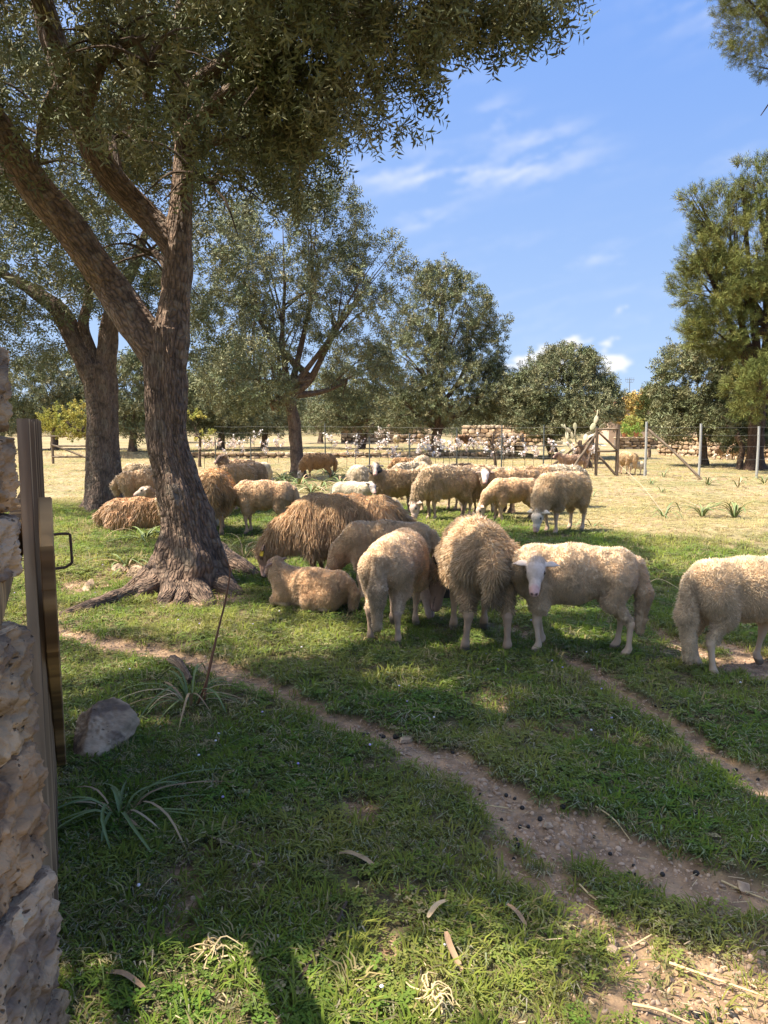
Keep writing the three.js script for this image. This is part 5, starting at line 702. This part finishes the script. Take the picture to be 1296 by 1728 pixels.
// further off
sheep({ label: 'dark-headed sheep standing beside the timber gate frame', at: Gp(964, 803), yaw: 168 * deg, s: 0.86, fleece: 'mid', wool: [0.42, 0.31, 0.25], head: { at: [0.46, 0.70, -0.05], dir: [0.9, -0.3, -0.3] }, face: [0.14, 0.08, 0.065], legs: [0.12, 0.08, 0.07], detail: 0.35 });
sheep({ label: 'brown sheep in the shade under the prickly pear', at: Gp(988, 783), yaw: 20 * deg, s: 1.0, fleece: 'mid', wool: [0.33, 0.22, 0.16], detail: 0.25 });
sheep({ label: 'grey-fleeced sheep feeding between prickly pear and gate frame', at: Gp(1002, 782), yaw: 60 * deg, s: 0.9, fleece: 'mid', wool: [0.5, 0.42, 0.35], detail: 0.25 });
sheep({ label: 'cream sheep seen from behind in the open field past the gate frame', at: Gp(1059, 801), yaw: 100 * deg, s: 0.95, fleece: 'mid', wool: [0.58, 0.46, 0.31], detail: 0.35 });
sheep({ name: 'lamb', lamb: 1, label: 'tiny white lamb beside the cream sheep past the gate frame', at: Gp(1073, 802), yaw: -10 * deg, s: 0.55, fleece: 'short', wool: [0.72, 0.68, 0.6], legs: [0.7, 0.66, 0.6], face: [0.72, 0.68, 0.6], detail: 0.3 });
sheep({ label: 'brown sheep resting under the grey olive before the stone wall', at: Gp(1226, 776), yaw: 175 * deg, s: 0.95, fleece: 'mid', wool: [0.30, 0.21, 0.16], detail: 0.25 });
sheep({ label: 'tan sheep grazing beside the pine trunk before the stone wall', at: Gp(1246, 777), yaw: 185 * deg, s: 0.95, fleece: 'mid', wool: [0.45, 0.34, 0.25], detail: 0.25 });
sheep({ label: 'far-off white sheep on the raised field behind the low wall', at: (() => { const p = At(669, 752, 42); p.y = groundY(p.x, p.z); return p; })(), yaw: 95 * deg, s: 0.9, fleece: 'mid', wool: [0.68, 0.62, 0.52], head: 'up', detail: 0.25 });
sheep({ label: 'far-off reddish sheep on the raised field behind the asphodels', at: (() => { const p = At(783, 758, 36); p.y = groundY(p.x, p.z); return p; })(), yaw: 20 * deg, s: 1.0, fleece: 'mid', wool: [0.42, 0.27, 0.18], detail: 0.25 });
// ---------- small plants, stones and litter ----------
const strapMats = [[0.15, 0.20, 0.065], [0.19, 0.235, 0.08], [0.12, 0.165, 0.055]].map((c) => plainMat(...c, 0.6, { side: THREE.DoubleSide })), strawMats = [[0.42, 0.29, 0.16], [0.36, 0.23, 0.13], [0.46, 0.35, 0.21]].map((c) => plainMat(...c, 0.9, { side: THREE.DoubleSide })), stalkMat = plainMat(0.20, 0.085, 0.04, 0.7), flowerMat = plainMat(0.76, 0.71, 0.68, 0.8, { side: THREE.DoubleSide });
function strapClump(label, at, n, len, wid, seed, o = {}) {
  const root = thing('strap_leaf_plant', label, 'plant', at, 0, o.group), r = rng(seed);
  for (let i = 0; i < n; i++) {
    const a = o.fan ? o.fan[0] + (o.fan[1] - o.fan[0]) * r() : i * 2.4 + r() * 0.8, l = len * (0.55 + 0.6 * r()), lie = o.lie ?? 0.6, up = lerp(0.9, 0.12, clamp(lie + (r() - 0.5) * 0.8)), dx = Math.cos(a), dz = Math.sin(a), tw = (r() - 0.5) * 0.3;
    const sag = clamp(lie + 0.2), pts = [V(dx * 0.015, 0, dz * 0.015), V(dx * l * 0.3, l * 0.42 * up + 0.02, dz * l * 0.3), V((dx + tw) * l * 0.65, l * (0.62 * up) * (1 - 0.35 * sag) + 0.015, (dz - tw) * l * 0.65), V((dx + tw * 2) * l, Math.max(0.012, l * 0.75 * up * (1 - 1.15 * sag)), (dz - tw * 2) * l)];
    const deadLeaf = r() < (o.dead ?? 0.15); mesh(deadLeaf ? 'dry_leaf' : 'leaf', ribbon(pts, wid * (0.7 + 0.5 * r()), { n: 9, fold: deadLeaf ? -0.2 : 0.45 }), deadLeaf ? strawMats[i % 3] : strapMats[i % 3], root);
  }
  for (const s of o.stalks || []) mesh('dry_stalk', limb(s.map((q) => V(...q)), s.map((_, i) => lerp(o.stalkR ?? 0.007, (o.stalkR ?? 0.007) * 0.5, i / (s.length - 1))), { seg: 6, rings: 24, rough: 0.05 }), o.stalkMat || stalkMat, root);
  return root;
}
strapClump('strap-leaved plant sprawling beside the foot of the timber gate', Gp(205, 1385), 26, 0.38, 0.013, 801, { lie: 0.75, dead: 0.2 });
{ const b = Gp(322, 1195); strapClump('strap-leaved plant with a curved dry reddish stalk left of the track', b, 24, 0.35, 0.013, 802, { lie: 0.5, dead: 0.3, stalks: [[[0.06, 0, -0.02], [0.08, 0.16, -0.05], [0.12, 0.35, -0.10], [0.17, 0.56, -0.12], [0.185, 0.68, -0.12], [0.165, 0.73, -0.10]], [[0.03, 0, 0], [0.09, 0.15, 0.02], [0.13, 0.32, 0.0]]] }); }
strapClump('strap-leaved plant left of the spreading olive root', Gp(215, 955), 10, 0.5, 0.024, 803, { lie: 0.8, dead: 0.2 });
strapClump('strap-leaved plant just behind the near olive trunk by the brown lying sheep', Gp(245, 910), 16, 0.6, 0.028, 804, { lie: 0.75 });
strapClump('tuft of pale dry upright stems by the right side of the olive trunk', Gp(412, 945), 16, 0.42, 0.010, 805, { lie: 0.08, dead: 0.8 });
for (const [px, py, n, l, lie, label] of [[1185, 872, 14, 0.42, 0.15, 'upright leafy clump on the dry field, first of the pair right of the flock'], [1240, 872, 18, 0.50, 0.2, 'large leafy clump on the dry field nearest the frame edge'], [1120, 876, 14, 0.52, 0.6, 'sprawling leafy clump on the dry field beside the two upright ones'], [1000, 890, 10, 0.4, 0.75, 'flattened leaf clump in the shade beside the outermost sheep'], [1195, 818, 14, 0.5, 0.35, 'leafy clump at the foot of the pale fence post'], [1245, 822, 12, 0.5, 0.35, 'leafy clump between the two outer pale fence posts'], [1290, 815, 10, 0.45, 0.3, 'leafy clump by the outermost pale fence post'], [1120, 806, 8, 0.45, 0.3, 'small leafy clump under the diagonal brace'], [1098, 818, 6, 0.35, 0.4, 'small leafy clump just in front of the braced post'], [1116, 832, 6, 0.35, 0.4, 'single tilted leaf tuft on the dry field behind the sprawling clump'], [1000, 838, 5, 0.45, 0.15, 'thin grassy tuft beside the outermost grazing sheep'], [965, 800, 10, 0.4, 0.5, 'leafy clump at the feet of the dark-headed sheep']])
  strapClump(label, Gp(px, py), n, l, 0.028, 810 + px, { lie, dead: 0.12 });
{ let k = 0; const where = ['beside the slender olive trunk', 'left of the lone brown sheep', 'in front of the lone brown sheep', 'right of the lone brown sheep', 'behind the white dark-eared lamb', 'under the first fence posts', 'between trunk and golden sheep', 'at the edge of the sunlit strip', 'behind the lone brown sheep', 'nearest the belled ewe', 'below the tallest fence post', 'at the foot of the asphodel stems'];
  for (const [px, py] of [[478, 812], [505, 820], [540, 826], [575, 820], [600, 815], [430, 800], [460, 822], [525, 832], [560, 806], [640, 806], [550, 800], [620, 826]]) strapClump('thick asphodel leaf clump ' + where[k], Gp(px, py), 18, 0.62, 0.040, 900 + k++, { lie: 0.5, dead: 0.1, group: 'asphodel leaf clumps' }); }
{ // flowering asphodels
  const fl = new THREE.SphereGeometry(1, 5, 4), petal = (() => { const g = []; for (let i = 0; i < 6; i++) g.push(ribbon([V(0, 0, 0), V(0.5, 0.35, 0), V(1, 0.3, 0)], 0.5, { n: 2, fold: 0.1 }).rotateY(i * 1.047)); return mergeGeometries(g); })(), r = rng(97);
  const spots = [[345, 792], [358, 780], [385, 786], [405, 792], [430, 782], [452, 792], [470, 782], [560, 792], [585, 790], [600, 800], [640, 784], [655, 792], [668, 800], [690, 786], [705, 792], [722, 782], [735, 796], [748, 800], [758, 788], [770, 800], [790, 788], [805, 790], [820, 800], [838, 788], [850, 798], [865, 792], [885, 800], [900, 792], [930, 798], [965, 790], [725, 802], [712, 782], [762, 778], [778, 780], [740, 778], [1000, 795], [498, 788], [370, 778], [395, 775], [640, 772], [815, 776], [845, 774]];
  spots.sort((a, b) => a[0] - b[0]);
  const zones = [[0, 'left of the shortest fence post'], [362, 'between the two shortest posts'], [422, 'by the slender olive'], [548, 'right of the tall post'], [623, 'behind the belled ewe'], [691, 'above the round pale sheep'], [771, 'behind the stout grazing sheep'], [847, 'right of the bare sapling'], [918, 'nearest the gate frame']], words = ['first', 'second', 'third', 'fourth', 'fifth', 'sixth', 'seventh', 'eighth', 'ninth', 'tenth', 'eleventh', 'twelfth'], seen = {};
  const asphodelLabel = (px) => { const z = zones.filter((q) => q[0] <= px).pop()[1]; seen[z] = (seen[z] || 0) + 1; return words[seen[z] - 1] + ' white asphodel from the left, ' + z; };
  spots.forEach(([px, py], i) => {
    const p = Gp(px, py), t = thing('asphodel', 'pale flowering asphodel, number ' + (i + 1) + ' counted along the fence', 'plant', p, 0, 'flowering asphodels along the fence'), h = 0.75 + 0.45 * r(), sm = plainMat(0.16, 0.13, 0.08);
    t.userData.label = asphodelLabel(px);
    const stems = [], fls = []; const n = 3 + Math.floor(r() * 4);
    stems.push(limb([V(0, 0, 0), V(0.03 * (r() - 0.5), h * 0.5, 0), V(0.08 * (r() - 0.5), h, 0.08 * (r() - 0.5))], [0.010, 0.008, 0.003], { seg: 5, rings: 5 }));
    const spike = (a, b) => { const m = 10 + Math.floor(r() * 10); for (let k = 0; k < m; k++) { const q = a.clone().lerp(b, 0.35 + 0.65 * r()).add(V((r() - 0.5) * 0.09, (r() - 0.5) * 0.04, (r() - 0.5) * 0.09)), d = V(r() - 0.5, r() * 0.6, r() - 0.5).normalize(), c = 0.8 + 0.3 * r(), bud = r() < 0.3; fls.push([place(q, d, r() * 6, 0.030 + 0.012 * r()), c, c * (bud ? 0.78 : 1.0), c * (bud ? 0.68 : 0.98)]); } };
    spike(V(0, h * 0.6, 0), V(0, h, 0));
    for (let k = 0; k < n; k++) { const y = h * (0.4 + 0.35 * r()), a = r() * 6.28, l = 0.22 + 0.22 * r(), e = V(Math.cos(a) * l * 0.6, y + l * 0.8, Math.sin(a) * l * 0.6); stems.push(limb([V(0, y, 0), V(e.x * 0.6, y + l * 0.35, e.z * 0.6), e], [0.006, 0.005, 0.002], { seg: 4, rings: 4 })); spike(V(0, y, 0), e); }
    mesh('stem', mergeGeometries(stems), sm, t); inst('flowers', petal, flowerMat, fls, t);
  });
}
{ // bare sapling stem by the fence
  const p = postAt(838, 23), t = thing('sapling', 'bare thin sapling with pale twigs beside a dark fence post', 'tree', p), r = rng(98), g = [limb([V(0, -0.05, 0), V(-0.05, 0.5, 0), V(-0.12, 0.9, 0), V(-0.08, 1.25, 0)], [0.05, 0.04, 0.03, 0.015], { seg: 7, rings: 10 })];
  mesh('trunk', g[0], barkDark, t); const br = []; for (let i = 0; i < 22; i++) { const s = V(-0.1, 0.6 + 0.6 * r(), 0), e = s.clone().add(V((r() - 0.5) * 1.1, 0.15 + 0.4 * r(), (r() - 0.5) * 0.9)); br.push(limb([s, s.clone().lerp(e, 0.5).add(V(0, 0.06, 0)), e], [0.012, 0.008, 0.003], { seg: 4, rings: 4 })); } mesh('branch', mergeGeometries(br), barkNear, t);
}
// stones
const rockMat = stoneMat(0.66, 0.55, 0.45, 0.012), paleRock = stoneMat(0.62, 0.52, 0.42, 0.01);
const angular = (w, h, d, seed, n) => { const r = rng(seed * 31 + 5), pts = []; for (let i = 0; i < n + 8; i++) { const v = V(r() * 2 - 1, r() * 2 - 1, r() * 2 - 1).normalize(); pts.push(V(v.x * w * 0.58, v.y * h * 0.58, v.z * d * 0.58)); } let g = new ConvexGeometry(pts); if (w > 0.12) { const planes = []; for (let i = 0; i < 9; i++) { const v = V(r() * 2 - 1, r() * 1.6 - 0.6, r() * 2 - 1).normalize(); planes.push([v, 0.5 + 0.28 * r()]); } g = new THREE.IcosahedronGeometry(1, 18); const q = g.attributes.position, v = V(); for (let i = 0; i < q.count; i++) { v.fromBufferAttribute(q, i).normalize(); let k = 1.05; for (const [n, d] of planes) { const c = v.dot(n); if (c > 0.05) k = Math.min(k, d / c); } k += 0.07 * fbm3(v.x * 4 + seed, v.y * 4, v.z * 4, 4) + 0.014 * n3(v.x * 22, v.y * 22 + seed, v.z * 22); q.setXYZ(i, v.x * k * w * 0.64, v.y * k * h * 0.7, v.z * k * d * 0.64); } g.deleteAttribute('uv'); g.deleteAttribute('normal'); g = mergeVertices(g); g.computeVertexNormals(); } const p = g.attributes.position, uv = []; for (let i = 0; i < p.count; i++) uv.push((p.getX(i) + p.getZ(i) * 0.7) * 2.5 + seed, (p.getY(i) + p.getZ(i) * 0.7) * 2.5); g.setAttribute('uv', new THREE.Float32BufferAttribute(uv, 2)); return g; };
const rock = (label, px, py, w, h, d, seed, o = {}) => { const p = Gp(px, py), t = mesh('rock', angular(w, h, d, seed, o.n || 14), o.m || rockMat, scene); t.position.set(p.x, p.y + h * 0.32, p.z); t.rotation.set(0.15 * (seed % 3 - 1), seed, 0.12); return tag(t, label, 'stone', o.group); };
rock('big angular grey stone at the foot of the timber gate', 168, 1262, 0.27, 0.22, 0.22, 3, { n: 16 });
rock('flat pale stone lying in the middle of the dirt track', 686, 1252, 0.085, 0.03, 0.05, 4, { m: paleRock });
[[380, 838 + 0, 0], [204, 965, 0.16], [230, 975, 0.2], [255, 962, 0.12], [150, 988, 0.14], [1030, 1590, 0.05], [440, 1476, 0.05], [870, 1310, 0.04], [893, 1248, 0.035], [925, 1390, 0.04], [1255, 1480, 0.055], [855, 1202, 0.03], [395, 1335, 0.05]].forEach(([px, py, w], i) => { if (w) rock(['', 'pale stone at the edge of the lit ground left of the root', 'larger pale stone beside the root of the olive', 'pale stone touching the back of the root', 'pale stone nearest the gate latch', 'buff stone in the lit grass at the lower edge of the track', 'small orange-buff stone in the shaded grass', 'small stone on the edge of the track below the long-tailed sheep', 'small stone on a bare patch between the tracks', 'small pale stone on the widening track', 'flat half-buried stone near the frame edge of the track', 'tiny white stone beside the sunny bare patch', 'brownish stone chip in the grass right of the strap plant'][i], px, py, w, w * 0.6, w * 0.8, 10 + i, { m: paleRock, n: 6 }); });
// sticks, bark and straw on the ground
const stick = (name, label, pts, rad, m, o = {}) => { const v = pts.map(([x, y, h = 0.012]) => { const p = G(x, y); p.y = groundY(p.x, p.z) + h; return p; }); const t = mesh(name, o.flat ? ribbon(v, rad, { n: 12, blunt: 1, fold: 0.5 }) : limb(v, v.map((_, i) => rad * (1 - 0.45 * i / (v.length - 1))), { seg: 6, rings: 18, rough: 0.14, seed: rad * 999 }), m, scene); return tag(t, label, o.cat || 'stick', o.group); };
const pith = plainMat(0.48, 0.37, 0.25, 0.9), straw = plainMat(0.60, 0.46, 0.24, 0.8), deadwood = barkMat(0.42, 0.33, 0.26, 0.01);
stick('log', 'weathered piece of log beside the stalk of the strap-leaved plant', [[292, 1122, 0.05], [305, 1135, 0.045], [322, 1158, 0.03]], 0.032, deadwood, { cat: 'log' });
stick('bark_strip', 'curved tan bark strip on the shaded grass', [[572, 1462, 0.03], [590, 1465, 0.035], [612, 1472, 0.03], [632, 1482, 0.02]], 0.020, strawMats[0], { flat: 1, cat: 'bark' });
stick('stick', 'grey forked stick lying across the shaded and lit grass', [[505, 1668, 0.02], [530, 1630, 0.02], [560, 1592, 0.025], [585, 1545, 0.03]], 0.007, deadwood);
stick('bark_strip', 'tan bark strip standing in the lit grass', [[752, 1598, 0.05], [760, 1618, 0.04], [780, 1645, 0.02]], 0.017, strawMats[1], { flat: 1, cat: 'bark' });
stick('bark_strip', 'crumpled tan bark piece above the lit grass', [[722, 1572, 0.04], [735, 1560, 0.05], [755, 1540, 0.03]], 0.017, strawMats[2], { flat: 1, cat: 'bark' });
stick('stick', 'dark stick in the grass below the curved bark strip', [[665, 1516, 0.02], [700, 1522, 0.02], [770, 1518, 0.02]], 0.005, deadwood);
stick('bark_strip', 'tan bark strip in the grass at the foot of the track', [[855, 1543, 0.03], [872, 1556, 0.03], [888, 1572, 0.02]], 0.014, strawMats[1], { flat: 1, cat: 'bark' });
stick('bark_strip', 'brown bark strip in the shade near the lower edge', [[180, 1665, 0.02], [210, 1672, 0.03], [245, 1688, 0.02]], 0.016, strawMats[1], { flat: 1, cat: 'bark' });
stick('dry_stem', 'long straw stem across the lower frame edge of the turf', [[1130, 1610, 0.015], [1200, 1630, 0.02], [1320, 1668, 0.015]], 0.0042, straw, { cat: 'straw' });
stick('dry_stem', 'straw stem pointing at the bare lower corner', [[1068, 1682, 0.02], [1110, 1695, 0.02], [1165, 1712, 0.015]], 0.004, straw, { cat: 'straw' });
stick('dry_stem', 'straw stem on the track at the frame edge', [[1218, 1470, 0.01], [1260, 1486, 0.012], [1330, 1508, 0.01]], 0.0035, straw, { cat: 'straw' });
stick('dry_stem', 'straight straw stem lying on the widest part of the track', [[1005, 1368, 0.01], [1035, 1388, 0.012], [1066, 1412, 0.01]], 0.003, straw, { cat: 'straw' });
stick('dry_stem', 'bent straw stem at the left edge of the wide track', [[785, 1372, 0.015], [815, 1366, 0.02], [858, 1366, 0.012]], 0.003, straw, { cat: 'straw' });
stick('dry_stem', 'straw stem by the bare patch below the track', [[978, 1492, 0.02], [992, 1505, 0.02], [1010, 1518, 0.01]], 0.0035, straw, { cat: 'straw' });
stick('dry_stem', 'pair-like straw stem beside the buff stone', [[1028, 1590, 0.012], [1060, 1586, 0.015], [1100, 1565, 0.02]], 0.0035, straw, { cat: 'straw' });
stick('dry_stem', 'straw stem on the narrow track by the walking sheep', [[1130, 1083, 0.012], [1150, 1094, 0.012], [1172, 1106, 0.01]], 0.005, straw, { cat: 'straw' });
stick('dry_stem', 'pale arched straw stem in the lit grass behind the white-faced sheep', [[1086, 990, 0.02], [1110, 988, 0.08], [1150, 996, 0.02]], 0.004, straw, { cat: 'straw' });
stick('dry_stem', 'long fallen flower stalk leaning from the gate frame to the dry field', [[1045, 803, 0.3], [1085, 835, 0.14], [1118, 868, 0.02]], 0.006, pith, { cat: 'straw' });
stick('dry_stem', 'thin fallen stem arching over the dry field clumps', [[1090, 838, 0.05], [1140, 846, 0.08], [1200, 868, 0.03]], 0.004, pith, { cat: 'straw' });
stick('dry_stem', 'dry curling stem in the shaded grass below the sprawling plant', [[330, 1400, 0.02], [345, 1425, 0.02], [400, 1450, 0.02], [460, 1470, 0.015]], 0.004, pith, { cat: 'straw' });
{ // pale ball of dried roots near the lower edge and its twin to the left
  for (const [px, py, label, sd] of [[732, 1695, 'pale tangle of dried roots in the lit grass', 5], [355, 1625, 'tangle of dry creeping stems in the weeds', 6]]) { const p = Gp(px, py), r = rng(sd), g = []; for (let i = 0; i < 26; i++) { const a = r() * 6.28, l = 0.03 + 0.05 * r(), q = V((r() - 0.5) * 0.05, 0.01 + 0.03 * r(), (r() - 0.5) * 0.05); g.push(limb([q, q.clone().add(V(Math.cos(a) * l * 0.5, 0.02 * r(), Math.sin(a) * l * 0.5)), q.clone().add(V(Math.cos(a + 0.6) * l, -0.005, Math.sin(a + 0.6) * l))], [0.0028, 0.0022, 0.0012], { seg: 4, rings: 5 })); } const t = mesh('dried_roots', mergeGeometries(g), straw, scene); t.position.copy(p); tag(t, label, 'roots'); }
}
{ // droppings, pebbles, straw bits, tiny flowers: countless
  const r = rng(123), pel = new THREE.IcosahedronGeometry(1, 1), dung = [], peb = [], bits = [], fl = [], chip = new THREE.CylinderGeometry(0.5, 0.35, 1, 4).rotateZ(Math.PI / 2);
  const put = (list, x, z, s, c, lift = 0.5, f = 1) => list.push([new THREE.Matrix4().compose(V(x, groundY(x, z) + s * lift, z), new THREE.Quaternion().setFromEuler(new THREE.Euler(r() * 3, r() * 6, r() * 3)), V(s * (0.8 + 0.5 * r()), s * f, s * (0.8 + 0.4 * r()))), ...c]);
  const groups = [[612, 1240, 16, 0.03], [640, 1243, 6, 0.02], [672, 1245, 14, 0.02], [1125, 1198, 18, 0.05], [955, 1202, 16, 0.07], [1250, 1245, 8, 0.04], [1245, 1300, 6, 0.08], [930, 1390, 30, 0.35], [1060, 1400, 18, 0.3], [760, 1290, 14, 0.2], [1110, 1460, 14, 0.25], [1205, 1690, 22, 0.06], [1195, 1075, 10, 0.1], [900, 1370, 16, 0.15]];
  for (const [px, py, n, sp] of groups) { const p = G(px, py); for (let i = 0; i < n; i++) if (r() < (sp > 0.12 ? 0.45 : 0.9)) put(dung, p.x + (r() - 0.5) * sp * 2, p.z + (r() - 0.5) * sp * 1.6, 0.0055 + 0.004 * r(), [1, 1, 1]); }
  for (let i = 0; i < 110000 && peb.length < 14000; i++) { const d = 1.6 + r() * 5.5, x = (r() * 2 - 1) * (d * 0.55 + 0.3), m = dirt(x, -d); if (r() < m * 0.9 + 0.01) { const k = 0.7 + 0.6 * r(); put(peb, x, -d, 0.002 + 0.0085 * Math.pow(r(), 5), [0.42 * k, 0.295 * k, 0.20 * k], 0.2, 0.6); } }
  for (let i = 0; i < 2600; i++) { const d = 1.6 + Math.pow(r(), 1.3) * 9, x = (r() * 2 - 1) * (d * 0.55 + 0.3), k = 0.7 + 0.5 * r(), l = 0.015 + 0.05 * r() * r(); bits.push([new THREE.Matrix4().compose(V(x, groundY(x, -d) + 0.008 + 0.012 * r(), -d), new THREE.Quaternion().setFromEuler(new THREE.Euler(0, r() * 6, (r() - 0.5) * 0.3)), V(l, 0.0016 + 0.003 * r() * r(), 0.003 + 0.004 * r() * r())), 0.54 * k, 0.41 * k, 0.24 * k]); }
  for (let i = 0; i < 100; i++) { const d = 1.7 + r() * 7, x = (r() * 2 - 1) * (d * 0.5 + 0.2); if (dirt(x, -d) > 0.2) continue; const w = r() < 0.5; fl.push([new THREE.Matrix4().compose(V(x, groundY(x, -d) + 0.035, -d), new THREE.Quaternion().setFromEuler(new THREE.Euler(0.5 * r(), r() * 6, 0)), V(0.0055, 0.0035, 0.0055)), w ? 0.75 : 0.50, w ? 0.72 : 0.42, w ? 0.78 : 0.72]); }
  const white = plainMat(1, 1, 1, 0.9);
  tag(inst('droppings', pel, plainMat(0.022, 0.018, 0.015, 0.7), dung, scene), 'scattered black sheep droppings on the tracks', 'droppings', null, 'stuff');
  tag(inst('pebbles', pel, white, peb, scene), 'tiny pebbles and crumbs of soil on the bare tracks', 'pebbles', null, 'stuff');
  tag(inst('straw_bits', chip, white, bits, scene), 'scattered bits of straw and dead leaf over the turf', 'straw', null, 'stuff');
  tag(inst('wild_flowers', pel, white, fl, scene), 'tiny white and lilac flowers dotted in the turf', 'flowers', null, 'stuff');
}
renderer.render(scene, camera);
